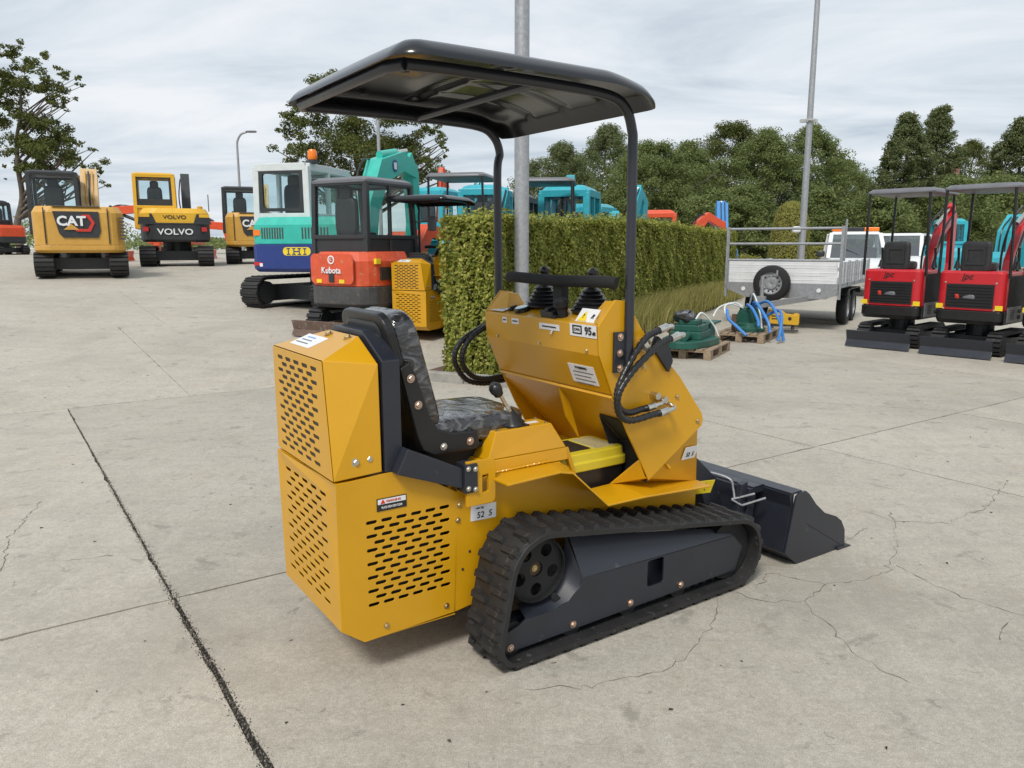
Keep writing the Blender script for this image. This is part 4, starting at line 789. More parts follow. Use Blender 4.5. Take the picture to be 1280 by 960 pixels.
# ------------------------------------------------------------------ excavators
def band(pts):
    """outline of a bent beam from (x, z, width)"""
    up, dn = [], []
    for i, (x, z, w) in enumerate(pts):
        a = pts[max(0, i - 1)]; c = pts[min(len(pts) - 1, i + 1)]; dx, dz = c[0] - a[0], c[1] - a[1]; l = math.hypot(dx, dz); nx, nz = -dz / l * w / 2, dx / l * w / 2; up.append((x + nx, z + nz)); dn.append((x - nx, z - nz))
    return up + dn[::-1]
def plan(x0, x1, hw, r, n=5): return arc((x0 + r, -hw + r), r, 180, 270, n) + [(x1, -hw), (x1, hw)] + arc((x0 + r, hw - r), r, 90, 180, n)
def excavator(name, label, loc, rz, P, group=None, cat='excavator'):
    T = thing(name, label, cat, loc, rz, group); M = Matrix.Rotation(P.get('turn', 0), 4, 'Z'); T['_'] = 1; del T['_']
    Lt, Wd, tw, th = P['L'], P['W'], P['tw'], P['th']; r = th / 2
    for s in (-1, 1):
        y0 = s * (Wd / 2 - tw / 2) - tw / 2
        lp = hull_loop([(-Lt / 2 + r, r, r - .02), (Lt / 2 - r, r, r - .02)], P.get('pitch', .1)); b = B(); belt(b, hull_loop([(-Lt / 2 + r, r, r - .02), (Lt / 2 - r, r, r - .02)], .07), y0, y0 + tw, .035)
        if not P.get('shoes'):
            for x, z, nx, nz in lp:
                q = Vector((x + nx * .01, y0 + tw / 2, z + nz * .01)); tx = Vector((nz, 0, -nx)); b.obox(q - tx * P.get('pitch', .1) * .33, q + tx * P.get('pitch', .1) * .33, tw * .98, .03, (nx, 0, nz))
        tr = build('track', b, RUB, T)
        if P.get('shoes'):
            for x, z, nx, nz in lp:
                c = B(); q = Vector((x + nx * .005, y0 + tw / 2, z + nz * .005)); tx = Vector((nz, 0, -nx)); pt = P['pitch']; c.obox(q - tx * pt * .44, q + tx * pt * .44, tw * 1.02, .022, (nx, 0, nz)); c.obox(q - tx * pt * .1 + Vector((nx, 0, nz)) * .018, q + tx * pt * .1 + Vector((nx, 0, nz)) * .018, tw * 1.02, .02, (nx, 0, nz)); build('track_shoe', c, RUB, tr)
        b = B(); b.prism([(-Lt / 2 + r * 1.1, r * .45), (Lt / 2 - r * 1.1, r * .45), (Lt / 2 - r * 1.1, r * 1.3), (-Lt / 2 + r * 1.1, r * 1.5)], y0 + tw * .12, y0 + tw * .88); build('track_frame', b, P.get('under', CABB), T)
        for x in (-Lt / 2 + r, Lt / 2 - r):
            b = B(); b.lathe([(.03, 0), (r * .72, 0), (r * .76, tw * .3), (r * .76, tw * .6), (r * .72, tw * .9), (.03, tw * .9)], (x, y0 + tw * .05, r), (0, 1, 0), 16); build('track_wheel', b, CABB, T)
    zd = P['zd']; b = B(); b.box((-Lt * .28, -Wd / 2 + tw * .8, r * .55), (Lt * .28, Wd / 2 - tw * .8, r * 1.5)); b.cyl((0, 0, r * 1.4), (0, 0, zd + .02), Wd * .2, 20); build('undercarriage', b, P.get('under', CABB), T)
    if P.get('blade'):
        s = P['blade']; bx, bw, bh, bm_ = P['bx'], P.get('bw', Wd), P.get('bh', .26), P.get('bm', CABB); b = B(); pr = [(bx, .02), (bx + .045, .015), (bx - .01, bh * .45), (bx + .03, bh), (bx, bh + .005), (bx - .045, bh * .5)]
        b.prism([(s * x, z) for x, z in pr], -bw / 2, bw / 2); bl = build('dozer_blade', b, bm_, T, bev=.004)
        b = B()
        for y in (-.2, .2): b.obox((s * (bx - .03), y * bw, bh * .5), (s * Lt * .2, y * bw * .8, r * .9), .06, .1)
        build('blade_arm', b, bm_, bl)
    hw, x0, x1, zc, zh = P['hw'], P['x0'], P['x1'], P['zc'], P['zh']; rc = P.get('rc', .25)
    b = B(M); pl_ = plan(x0, x1, hw, rc); ins = [(x * .96 + .02, y * .96) for x, y in pl_]
    b.loft([[(x, y, zd) for x, y in ins], [(x, y, zd + .06) for x, y in pl_], [(x, y, zc) for x, y in pl_]]); build('counterweight', b, P['low'], T, bev=.012)
    ex1 = P.get('ex1', x0 + .75); pe = plan(x0 + .02, ex1, hw - .01, rc); ci = P.get('ch', .14) * .55; pi_ = plan(x0 + .02 + ci, ex1, hw - .01 - ci, rc)
    b = B(M); b.loft([[(x, y, zc + .004) for x, y in pe], [(x, y, zh - P.get('ch', .14)) for x, y in pe], [(x, y, zh) for x, y in pi_]]); ec = build('engine_cover', b, P['up'], T, bev=.012)
    T_ = dict(T=T, M=M, ec=ec)
    c = P.get('cab')
    if c:
        a0, a1, b0, b1, z0, z1, zb = c['box']; fm, rm = c['fm'], c.get('rm', c['fm']); w = c.get('w', .07); b = B(M); sl = c.get('slope', .12)
        cs = [(a0, b0), (a1, b0), (a1, b1), (a0, b1)]; tp = [(a0 + c.get('rs', .04), b0 + .02), (a1 - sl, b0 + .02), (a1 - sl, b1 - .02), (a0 + c.get('rs', .04), b1 - .02)]
        for (x, y), (u, v) in zip(cs, tp): b.obox((x, y, z0), (u, v, z1 - .04), w, w, (1, 0, 0))
        for i in range(4): b.obox((*cs[i], zb), (*cs[(i + 1) % 4], zb), w * .8, w * .8); b.obox((*tp[i], z1 - .05), (*tp[(i + 1) % 4], z1 - .05), w * 1.1, w * 1.1); b.obox((*cs[i], z0 + .03), (*cs[(i + 1) % 4], z0 + .03), w, w)
        xm = a0 + (a1 - a0) * .45
        for y in (b0, b1): b.obox((xm, y, z0), (xm, y * .99, z1 - .05), w * .7, w * .6, (1, 0, 0))
        cf = build('cab_frame', b, fm, T, bev=.01)
        b = B(M); b.loft([[(x, y, z1 - .06) for x, y in rrect(a0 - .02, b0 - .03, a1 - sl + .06, b1 + .03, .1)], [(x, y, z1 - .01) for x, y in rrect(a0 - .02, b0 - .03, a1 - sl + .06, b1 + .03, .1)], [(x, y, z1 + .03 + .05 * c.get('dome', 0)) for x, y in rrect(a0 + .06, b0 + .05, a1 - sl - .02, b1 - .05, .1)]] + ([[(x, y, z1 + .12) for x, y in rrect(a0 + .16, b0 + .14, a1 - sl - .12, b1 - .14, .1)]] if c.get('dome') else [])); build('roof', b, rm, cf, bev=.01)
        if not c.get('open'):
            fr = lambda q, t: q[0] + (q[1] - q[0]) * t
            H = z1 - .09 - zb; e = .03
            def pane(p, q, pt, qt, fz0=zb + .03, fz1=z1 - .1):
                k0, k1 = (fz0 - z0) / (z1 - z0), (fz1 - z0) / (z1 - z0); lp = lambda a, b_, t: (a[0] + (b_[0] - a[0]) * t, a[1] + (b_[1] - a[1]) * t); v = [(*lp(p, pt, k0), fz0), (*lp(q, qt, k0), fz0), (*lp(q, qt, k1), fz1), (*lp(p, pt, k1), fz1)]
                nr = (Vector(v[1]) - Vector(v[0])).cross(Vector(v[2]) - Vector(v[1])).normalized() * .008; bb = B(M); bb.hexa([Vector(x) for x in v] + [Vector(x) + nr for x in v]); build('window', bb, c.get('glass', GLASS), cf)
            pane(cs[3], cs[0], tp[3], tp[0]); pane(cs[1], cs[2], tp[1], tp[2], z0 + .1)
            for (p, q, pt, qt) in ((0, 1, 0, 1), (3, 2, 3, 2)):
                mid = (xm, cs[p][1]); mt = (xm, tp[p][1]); pane(cs[p], mid, tp[p], mt); pane(mid, cs[q], mt, tp[q])
            b = B(M)
            for i in (0, 2, 3): b.hexa([(*cs[i], z0), (*cs[(i + 1) % 4], z0), (*[k * .985 for k in cs[(i + 1) % 4]], z0), (*[k * .985 for k in cs[i]], z0), (*cs[i], zb), (*cs[(i + 1) % 4], zb), (*[k * .985 for k in cs[(i + 1) % 4]], zb), (*[k * .985 for k in cs[i]], zb)])
            build('cab_panel', b, c.get('pm', fm), cf)
        sx = a0 + (a1 - a0) * c.get('seat', .34); b = B(M); ym = (b0 + b1) / 2; b.sup((sx, ym, zb + .02 + c.get('sz', 0)), (.24, .23, .07), .4, 16, 8); build('seat_cushion', b, SEATF, T, smooth=True)
        b = B(M); b.sup((sx - .24, ym, zb + .30 + c.get('sz', 0)), (.065, .21, .30), .45, 16, 10); b.sup((sx - .25, ym, zb + .66 + c.get('sz', 0)), (.05, .12, .11), .5, 14, 8); build('seat_back', b, SEATF, T, smooth=True)
    c = P.get('canopy')
    if c:
        a0, a1, b0, b1, z0, z1 = c['box']; r_ = .021
        for x, y, u, v in ((a0 + .1, b0 + .03, a0 + .05, b0 + .06), (a0 + .1, b1 - .03, a0 + .05, b1 - .06), (a1 - .1, b0 + .03, a1 - .12, b0 + .06), (a1 - .1, b1 - .03, a1 - .12, b1 - .06)):
            b = B(M); b.tube([(x, y, z0 - .1), (u, v, z1 - .02)], r_, 10); build('canopy_post', b, BLK, T, smooth=True)
        b = B(M); q = lambda i, z: [(x, y, z) for x, y in rrect(a0 + i, b0 + i, a1 - i, b1 - i, .12)]
        b.loft([q(.03, z1 - .05), q(0, z1 - .04), q(0, z1 - .015), q(.05, z1 + .03), q(.25, z1 + .045)]); build('canopy_roof', b, CABG, T, smooth=True, ang=50)
        sx = a0 + (a1 - a0) * c.get('seat', .30); ym = (b0 + b1) / 2; b = B(M); b.sup((sx, ym, z0 + .06), (.2, .21, .07), .4, 16, 8); build('seat_cushion', b, SEATF, T, smooth=True)
        b = B(M); b.sup((sx - .22, ym, z0 + .20), (.05, .205, .235), .3, 24, 14); b.plate([(-.14, -.13), (.14, -.13), (.14, .13), (-.14, .13)], [[(-.10, -.09), (.10, -.09), (.10, .09), (-.10, .09)]], .02, (sx - .285, ym, z0 + .22), (0, -1, 0), (0, 0, 1)); build('seat_back', b, SEATF, T, smooth=True, ang=50)
        for y in (b0 + .1, b1 - .1): b = B(M); b.tube([(sx + .25, y, z0 - .1), (sx + .27, y, z0 + .2), (sx + .24, y, z0 + .34)], .02, 8); b.lathe([(.055, 0), (.04, .05), (.025, .12)], (sx + .25, y, z0 + .02), (0, 0, 1), 10); build('control_lever', b, BLK, T, smooth=True)
        b = B(M); b.box((a0 + .2, b0 + .05, P['zc'] + .02), (a1 - .2, b1 - .05, z0 - .06)); build('seat_box', b, BLKM, T, bev=.02)
    bo = P.get('boom')
    if bo:
        bm_, y, bw = bo['m'], bo['y'], bo['w']; b = B(M); b.prism(band(bo['pts']), y - bw / 2, y + bw / 2); bb = build('boom', b, bm_, T, bev=.012)
        if bo.get('stick'): b = B(M); b.prism(band(bo['stick']), y - bw * .38, y + bw * .38); build('stick', b, bm_, T, bev=.01)
        for cy in bo.get('cyl', []):
            b = B(M); p, q = Vector((cy[0], y, cy[1])), Vector((cy[2], y, cy[3])); mp_ = p.lerp(q, .58); b.cyl(p, mp_, bw * .24, 12); build('ram_barrel', b, cy[4] if len(cy) > 4 else bm_, bb, smooth=True); b = B(M); b.cyl(mp_, q, bw * .13, 10); build('ram_rod', b, STEEL, bb, smooth=True)
        for h in bo.get('hose', []): b = B(M); b.tube(spline([(x, y + s_, z) for x, s_, z in h], 6), .018, 8); build('hydraulic_hose', b, BLK, bb, smooth=True)
        if bo.get('bucket'):
            x, z = bo['bucket']; k = bo.get('bs', .5); b = B(M); o = [(0, 0), (k * .5, k * .1), (k * .65, -k * .3), (k * .35, -k * .8), (-k * .15, -k), (-k * .1, -k * .5)]; b.prism([(x + u, z + v) for u, v in o], y - k * .55, y + k * .55); build('digging_bucket', b, CABB, T, bev=.01)
    return T_
def rear_txt(e, s, size, p, m, **k): M = e['M']; return text(e['ec'], s, size, M @ Vector(p), M.to_3x3() @ Vector((0, -1, 0)), M.to_3x3() @ Vector((0, 0, 1)), m, ext=.006, **k)
def rear_plate(e, out, x, m, name, t=.02):
    b = B(e['M']); b.plate([(-y, z) for y, z in out], [], t, (x, 0, 0), (0, -1, 0), (0, 0, 1)); return build(name, b, m, e['ec'], bev=.004)

def cat_like(label, loc, rz, k=1.0):
    P = dict(L=2.5, W=1.97, tw=.41, th=.56, zd=.55, hw=.96, x0=-1.35, x1=1.0, zc=.72, zh=1.62, low=CATY, up=CATY, rc=.35, ex1=-.35,
             cab=dict(box=(-.42, 1.05, .0, 1.02, 1.0, 2.46, 1.55), fm=CABB, rm=CABB, w=.09, glass=GLASS),
             boom=dict(m=mat('faded_ochre', (.60, .42, .22), .5, var=.1), y=-.22, w=.40, pts=[(.7, 1.0, .35), (.95, 1.9, .42), (1.45, 2.62, .30)], stick=[(1.45, 2.62, .3), (2.0, 2.0, .28), (2.1, .9, .2)], cyl=[(.9, .9, 1.1, 2.0)]))
    e = excavator('excavator', label, loc, rz, P)
    rear_plate(e, [(.50, 1.50), (-.44, 1.50), (-.46, 1.05), (-.40, .90), (.32, .90), (.40, 1.0)], -1.358, CABB, 'rear_panel')
    b = B(e['M']); b.plate([(-.52, -.02), (.48, -.02), (.40, .40), (-.42, .40)], [], .012, (-1.30, 0, 1.628), (0, -1, 0), (1, 0, 0)); build('hood_panel', b, CABG, e['ec'])
    rear_txt(e, 'CAT', .30, (-1.384, .13, 1.27), LBL, off=.035)
    b = B(e['M']); b.plate([(-.30, 1.08), (0.02, 1.08), (-.14, 1.22)], [], .006, (-1.388, 0, 0), (0, -1, 0), (0, 0, 1)); build('logo_triangle', b, CATY, e['ec'])
    hx = [(.17, 1.43), (.33, 1.43), (.43, 1.24), (.33, 1.04), (.05, 1.04), (-.02, 1.10), (.28, 1.10), (.36, 1.24), (.28, 1.37), (.17, 1.37)]; b = B(e['M']); b.plate([(u - .08, v) for u, v in hx], [], .005, (-1.384, 0, 0), (0, -1, 0), (0, 0, 1)); build('logo_hexagon', b, REDINK, e['ec'])
    for y in (-.30, -.22, -.14): b = B(e['M']); b.tube([(.74, y, 1.2), (.70, y, 1.9), (1.18, y, 2.62)], .022, 8); build('boom_pipe', b, CABB if y == -.22 else CATY, e['T'])
    for y in (.68, -.63): b = B(e['M']); b.box((-1.345, y - .012, .76), (-1.325, y + .012, 1.58)); build('panel_gap', b, INT, e['ec'])
    for i in range(7): b = B(e['M']); b.box((-1.315, -.975, .86 + .08 * i), (-1.22, -.86, .90 + .08 * i)); build('louvre', b, CWT, e['ec'])
    for y in (.7, -.7): b = B(e['M']); b.lathe([(.035, 0), (.035, .05), (.02, .06)], (-1.0, y, 1.61), (0, 0, 1), 12); build('hood_cap', b, CWT, e['ec'])
    return e
cat_like('ochre yellow excavator with a black rear panel, leftmost of the large ones', gp(104, 19.6), R(116))
E2 = cat_like('ochre yellow excavator partly hidden behind the turquoise and blue one', gp(323, 26.5), R(107))

def volvo():
    P = dict(L=2.7, W=2.0, tw=.44, th=.58, zd=.70, hw=.94, x0=-1.25, x1=1.0, zc=1.22, zh=1.66, low=CABB, up=VOLY, rc=.40, ex1=-.3,
             cab=dict(box=(-.38, 1.1, -.02, 1.06, 1.1, 2.68, 1.72), fm=VOLY, rm=VOLY, w=.10, glass=GLASS),
             boom=dict(m=CABB, y=-.33, w=.26, pts=[(.75, 1.1, .3), (.95, 2.0, .36), (1.5, 2.78, .26)], stick=[(1.5, 2.75, .26), (2.1, 2.2, .25), (2.2, 1.0, .2)], cyl=[(.9, 1.0, 1.1, 2.1)], hose=[((.8, .1, 1.2), (.9, .2, 2.0), (1.3, .15, 2.6), (1.6, .12, 2.7))]))
    e = excavator('excavator', 'bright yellow excavator with a dark grey counterweight, viewed from behind', gp(222, 24), R(112), P)
    rear_plate(e, [(.98, 1.20), (-.98, 1.20), (-.93, 1.48), (-.60, 1.50), (-.50, 1.24), (.50, 1.24), (.60, 1.50), (.93, 1.48)], -1.262, CABB, 'rear_panel')
    rear_txt(e, 'VOLVO', .15, (-1.237, 0, 1.40), INK, off=.012, sx=1.25); rear_txt(e, 'VOLVO', .24, (-1.275, .0, .98), LBL, off=.018, sx=1.2)
    for y in (.78, -.78): b = B(e['M']); b.box((-1.262, y - .07, 1.0), (-1.215, y + .07, 1.12)); build('reflector', b, LAMPR, e['ec'])
    for y in (.80, -.80): b = B(e['M']); b.box((-1.275, y - .14, 1.40), (-1.22, y + .14, 1.49)); build('warning_sticker', b, VOLY, e['ec'])
    b = B(e['M']); b.box((-.40, -.02 + .1, 1.72), (-.37, .96, 1.95)); build('cab_rear_panel', b, CABB, e['ec'])
    b = B(e['M'])
    for a, c in (((-.345, .08, 1.76), (-.335, .08, 2.58)), ((-.345, .98, 1.76), (-.335, .98, 2.58)), ((-.335, .08, 2.58), (-.335, .98, 2.58))): b.obox(a, c, .07, .05, (1, 0, 0))
    build('window_surround', b, CABB, e['ec'])
    b = B(e['M']); b.lathe([(.08, 0), (.08, .08), (.05, .10)], (-.7, -.7, 1.65), (0, 0, 1), 12); build('filler_cap', b, CATY, e['ec']); b = B(e['M']); b.cyl((-.6, -.95, 1.6), (-.6, -.95, 2.1), .015, 8); build('aerial', b, CABG, e['ec'])
volvo()
def ihi():
    P = dict(L=2.75, W=2.15, tw=.42, th=.60, zd=.70, hw=.98, x0=-1.30, x1=1.0, zc=1.20, zh=1.69, low=BLU, up=TURQ, rc=.22, ex1=-.35, shoes=True, pitch=.15, turn=R(13),
             cab=dict(box=(-.95, .75, -.08, .98, 1.2, 2.64, 1.72), fm=CABW, rm=CABW, w=.12, glass=GLASS, slope=.1, rs=.02, seat=.4),
             boom=dict(m=TURQ, y=-.40, w=.34, pts=[(.70, 1.2, .42), (.85, 1.95, .46), (1.4, 2.72, .52), (2.4, 3.0, .42), (3.2, 2.85, .3)], stick=[(2.9, 3.2, .2), (3.2, 2.8, .38), (3.3, 1.7, .3), (3.1, .9, .24)], cyl=[(1.5, 3.05, 2.95, 3.3)], hose=[((.7, .12, 1.6), (.6, .12, 2.4), (1.0, .12, 2.9), (1.6, .12, 2.9), (2.2, .12, 2.75))]))
    e = excavator('excavator', 'turquoise and dark blue excavator with a grey white cab and orange beacon', gp(414, 15.4), R(62), P); M = e['M']
    rear_plate(e, rrect(-.28, 1.0, .28, 1.15, .07), -1.305, YINK, 'name_plate', .02); b = B(M)
    for y0_, y1_, z0_, z1_ in [(.155, .175, 1.02, 1.13), (-.175, -.155, 1.02, 1.13), (.045, .065, 1.02, 1.13), (-.065, -.045, 1.02, 1.13), (-.0449, .0449, 1.065, 1.085)] + [(c - .035, c + .035, z, z + .018) for c in (.165, .055, -.055, -.165) for z in (1.015, 1.117)]: b.box((-1.309, y0_, z0_), (-1.304, y1_, z1_))
    build('lettering', b, BLU, e['ec'])
    for y0, y1 in ((.28, .70), (-.62, -.12)):
        b = B(M)
        for i in range(9): yy = y0 + (y1 - y0) * i / 8; b.box((-1.287, yy - .014, 1.30), (-1.265, yy + .014, 1.50))
        build('louvre', b, CWT, e['ec'])
    b = B(M); b.box((-1.29, .74, 1.36), (-1.26, .88, 1.46)); build('turn_light', b, BEACON, e['ec']); b = B(M); b.box((-1.315, .72, .82), (-1.27, .88, .88)); build('tail_light', b, LAMPR, e['ec']); b = B(M); b.box((-1.317, .70, .80), (-1.28, .76, .86)); build('number_sticker', b, LBL, e['ec'])
    b = B(M); b.plate([(-.90, 1.80), (-.0, 1.80), (-.0, 2.54), (-.90, 2.54)], [rrect(-.83, 1.86, -.07, 2.48, .05)], .05, (-.985, 0, 0), (0, -1, 0), (0, 0, 1)); build('window_surround', b, CABB, e['ec'])
    b = B(M); b.lathe([(.09, 0), (.09, .06)], (-.80, -.12, 2.66), (0, 0, 1), 16); build('beacon_base', b, CABB, e['T']); b = B(M); b.lathe([(.075, 0), (.085, .03), (.085, .13), (.06, .18), (0, .19)], (-.80, -.12, 2.72), (0, 0, 1), 16); build('beacon', b, BEACON, e['T'], smooth=True)
    b = B(M); b.lathe([(.13, 0), (.13, .01)], (1.9, -.575, 2.86), (0, -1, 0), 16); build('logo_disc', b, BLU, e['T']); b = B(M); b.box((1.83, -.592, 2.79), (1.97, -.586, 2.93)); build('logo_square', b, LBL, e['T'])
ihi()
def kubota():
    P = dict(L=1.75, W=1.25, tw=.28, th=.42, zd=.44, hw=.64, x0=-.92, x1=.8, zc=.76, zh=1.28, low=CWT, up=FADE, rc=.42, ex1=.15, blade=-1, bx=1.15, bw=1.25, bh=.25, bm=RUST, pitch=.09,
             cab=dict(box=(-.62, .62, -.44, .62, .95, 2.36, 1.50), fm=CABB, rm=CABG, w=.08, glass=GLASSD, pm=CABB, slope=.14),
             boom=dict(m=ORG, y=-.1, w=.2, pts=[(.85, .55, .22), (1.0, 1.15, .24), (1.35, 1.62, .26), (1.85, 1.55, .2), (2.2, 1.15, .16)], stick=[(2.15, 1.3, .12), (2.25, 1.05, .18), (2.2, .5, .13)], cyl=[(.85, .5, 1.3, 1.35, CABB)], bucket=(2.15, .5), bs=.35))
    e = excavator('excavator', 'faded orange mini excavator with a black cab and a rusty blade', gp(464, 12.5), R(60), P); M = e['M']
    rear_plate(e, rrect(-.42, .80, .42, 1.25, .08), -.925, FADE, 'tailgate', .02)
    rear_txt(e, 'Kubota', .13, (-.937, .0, 1.0), LBL, off=.01); b = B(M); b.plate(disc(0, 1.16, .065, 16), [disc(0, 1.16, .045, 16)], .008, (-.935, 0, 0), (0, -1, 0), (0, 0, 1)); build('logo_ring', b, LBL, e['ec']); rear_txt(e, 'c', .09, (-.937, 0, 1.175), LBL)
    b = B(M); b.box((-.94, -.05, .83), (-.92, .05, .96)); build('lock_plate', b, CABB, e['ec'])
    for y in (.25, -.2): b = B(M); b.box((-.934, y - .05, .815), (-.92, y + .05, .87)); build('warning_sticker', b, YINK, e['ec'])
    b = B(M); b.box((-.55, -.648, .86), (-.28, -.62, 1.05)); build('air_intake', b, INT, e['ec']); b = B(M); b.box((-.66, -.647, 1.10), (-.56, -.60, 1.18)); build('side_sticker', b, YINK, e['ec'])
    b = B(M); b.lathe([(.06, 0), (.06, .015)], (-.83, -.42, .62), (-1, -.4, 0), 12); build('tow_hole', b, INT, e['T'])
    b = B(M); b.sup((.62, -.75, 1.72), (.03, .08, .12), .5, 12, 8); b.cyl((.6, -.45, 1.75), (.62, -.72, 1.75), .012, 8); build('wing_mirror', b, CABG, e['T'])
kubota()
def red_mini(label, loc, rz, body, boomm, group, flip=0):
    P = dict(L=1.25, W=.98, tw=.2, th=.36, zd=.46, ch=.035, hw=.47, x0=-.62, x1=.55, zc=.66, zh=1.24, low=BLK, up=body, rc=.10, ex1=.12, blade=-1, bx=.98, bw=1.0, bh=.27, bm=GRY, pitch=.065,
             canopy=dict(box=(-.62, .62, -.52, .52, 1.24, 2.46)),
             boom=dict(m=boomm, y=-.05, w=.13, pts=[(.72, .7, .16), (.85, 1.35, .18), (1.2, 1.85, .18), (1.75, 2.15, .15)], stick=[(1.65, 2.32, .12), (1.8, 2.1, .17), (1.85, 1.3, .13), (1.75, .8, .1)], cyl=[(.80, .62, 1.12, 1.6, BLK), (1.0, 1.95, 1.68, 2.28, STEEL)], hose=[((.75, .08, .9), (.78, .1, 1.5), (1.1, .1, 2.0), (1.6, .1, 2.25)), ((.75, -.08, .9), (.80, -.1, 1.4), (1.15, -.1, 1.9), (1.6, -.1, 2.2))], bucket=(1.75, .8), bs=.32))
    e = excavator('mini_excavator', label, loc, rz, P, group, 'mini excavator'); M = e['M']; e['T'].scale = (.95, .95, .97)
    g = rear_plate(e, [(.33, .70), (-.33, .70), (-.33, 1.05), (.33, 1.05)], -.612, BLKM, 'radiator_grille', .02)
    for i in range(7): b = B(M); z = .735 + .045 * i; b.box((-.622, -.31, z), (-.608, .31, z + .016)); build('grille_bar', b, BLK, g)
    b = B(M); b.sup((-.606, .0, .86), (.02, .09, .035), .6, 12, 8, .015); build('engine_parts', b, CABG, g)
    b = B(M); b.sup((-.604, .17, .86), (.02, .03, .04), .6, 10, 6, .01); build('engine_fan', b, REDINK, g)
    for y in (-.35, .35):
        for z in (.68, 1.07): bolt(e['ec'], M @ Vector((-.605, y, z)), M.to_3x3() @ Vector((-1, 0, 0)), .010, STEEL)
    rear_txt(e, 'jpc', .13, (-.605, .05, 1.16), INK, off=.004, shear=.25)
    for y in (-.41, .41): b = B(M); b.box((-.606, y - .05, .68), (-.59, y + .05, .75)); build('warning_sticker', b, YINK, e['ec'])
    b = B(M); b.box((-.42, -.486, .50), (.15, -.465, .72)); sp = build('side_panel', b, CABG, e['T'])
    for i in range(4):
        b = B(M); b.lathe([(.028, 0), (.028, .01)], (.05 + .06 * (i % 2), -.486, .56 + .09 * (i // 2)), (0, -1, 0), 10); build('vent_hole', b, INT, sp)
    b = B(M)
    for i in range(6): b.box((-.32, -.489, .54 + .025 * i), (-.14, -.485, .55 + .025 * i))
    build('louvre', b, INT, sp)
    return e
RG = 'red mini excavators with grey canopies'
red_mini('red mini excavator with grey canopy, standing next to the grey trailer', gp(1136, 12.4), R(43), RED, RED, RG)
red_mini('red mini excavator with grey canopy, further right in front of the teal excavator', gp(1236, 11.5), R(41), RED, RED, RG)
red_mini('yellow mini excavator with black blade, cut off by the right edge of the photo', gp(1352, 10.6), R(40), VOLY, VOLY, None)
# the rank of smaller machines behind the hedge and on the far left
def small(label, px, Y, rz, body, cabm, boomz=2.6, boom=True, s=1.0, canopy=False, cat='excavator', pts=None, group=None, cabx=0, stick=None, cab=True, bw=.22):
    P = dict(L=1.9, W=1.5, tw=.3, th=.45, zd=.55, hw=.75, x0=-.95, x1=.85, zc=.85, zh=1.4, low=body if cabm is not CABB else CABB, up=body, rc=.3, ex1=.0, pitch=.12, blade=1, bx=1.25, bh=.35, bm=body)
    if canopy: P['canopy'] = dict(box=(-.65, .7, -.55, .55, 1.4, 2.55))
    elif cab: P['cab'] = dict(box=(-.45 + cabx, .75 + cabx, -.25, .72, 1.1, 2.44, 1.6), fm=cabm, rm=cabm, w=.13, glass=GLASS, dome=1)
    if boom: P['boom'] = dict(m=body, y=-.42, w=bw, pts=pts or [(.8, .9, .24), (1.0, 1.7, .3), (1.35, boomz, .26)], stick=stick or [(1.3, boomz + .1, .2), (1.6, boomz - .4, .26), (1.65, 1.2, .2)], cyl=[(.95, .8, 1.15, 1.7), (1.0, 1.75, (stick or [(1.6, 2.2, .2)])[0][0], (stick or [(1.6, 2.2, .2)])[0][1], CABB)], hose=[[(x - w * .62, o_, z + w * .2) for x, z, w in (pts or [(.8, .9, .24), (1.0, 1.7, .3), (1.35, boomz, .26)])] for o_ in (-.07, .07)])
    return excavator('excavator', label, gp(px, Y), rz, P, group, cat)
small('orange and black mini excavator at the far left edge of the photo', 4, 38, R(150), ORG, CABB, 1.2, boom=False)
small('orange red mini excavator between the two large yellow ones on the left', 108, 27, R(4), ORG, CABB, pts=[(.8, .9, .24), (1.3, 1.7, .32), (2.0, 1.75, .3), (2.6, 1.0, .24)], stick=[(2.6, 1.1, .2), (2.5, .3, .2)], cab=False)
small('orange red mini excavator behind the right side of the bright yellow one', 222, 31, R(4), ORG, ORG, cab=False, pts=[(.8, .9, .24), (1.3, 1.3, .32), (2.0, 1.25, .3)], stick=[(2.0, 1.2, .2), (2.2, .4, .2)])
UP = dict(pts=[(.8, .9, .24), (1.0, 1.6, .3), (1.5, 2.0, .26)], stick=[(1.5, 2.05, .2), (2.1, 1.6, .24), (2.2, .8, .2)])
small('teal mini excavator under a black four post canopy frame, behind the hedge end', 581, 14.6, R(78), TEAL, BLK, canopy=True, pts=[(.8, .9, .24), (1.0, 1.8, .3), (1.5, 2.35, .26)], stick=[(1.4, 2.4, .2), (1.8, 2.0, .24), (1.9, .8, .2)])
small('teal excavator with a closed teal cab, directly behind the black canopy frame', 621, 18.5, R(80), TEAL, TEAL, **UP, cabx=-.2)
small('teal mini excavator with a grey canopy roof, just right of the lamp pole', 683, 15.2, R(84), TEAL, BLK, canopy=True, pts=[(.8, .9, .24), (1.0, 1.9, .28), (1.2, 2.5, .26)], stick=[(1.0, 2.66, .2), (1.5, 2.6, .24), (2.2, 2.0, .2)])
small('teal excavator with a rounded teal cab, above the middle of the hedge', 727, 16.6, R(72), TEAL, TEAL, **UP, cabx=-.2)
small('teal blue excavator with its arm folded up, behind the right canopy post', 752, 22, R(60), TEAL, TEAL, pts=[(.8, .9, .3), (1.2, 2.3, .42), (1.7, 3.0, .3)], stick=[(1.6, 3.1, .2), (2.1, 2.7, .34), (2.0, 1.2, .26)], cabx=-.3)
small('orange excavator with a red stick raised beside the turquoise boom', 522, 24, R(75), ORG, CABB, pts=[(.8, .9, .24), (1.0, 2.3, .3), (1.1, 3.1, .26)], stick=[(1.0, 3.3, .2), (1.3, 3.2, .3), (1.6, 2.2, .24)], cab=False)
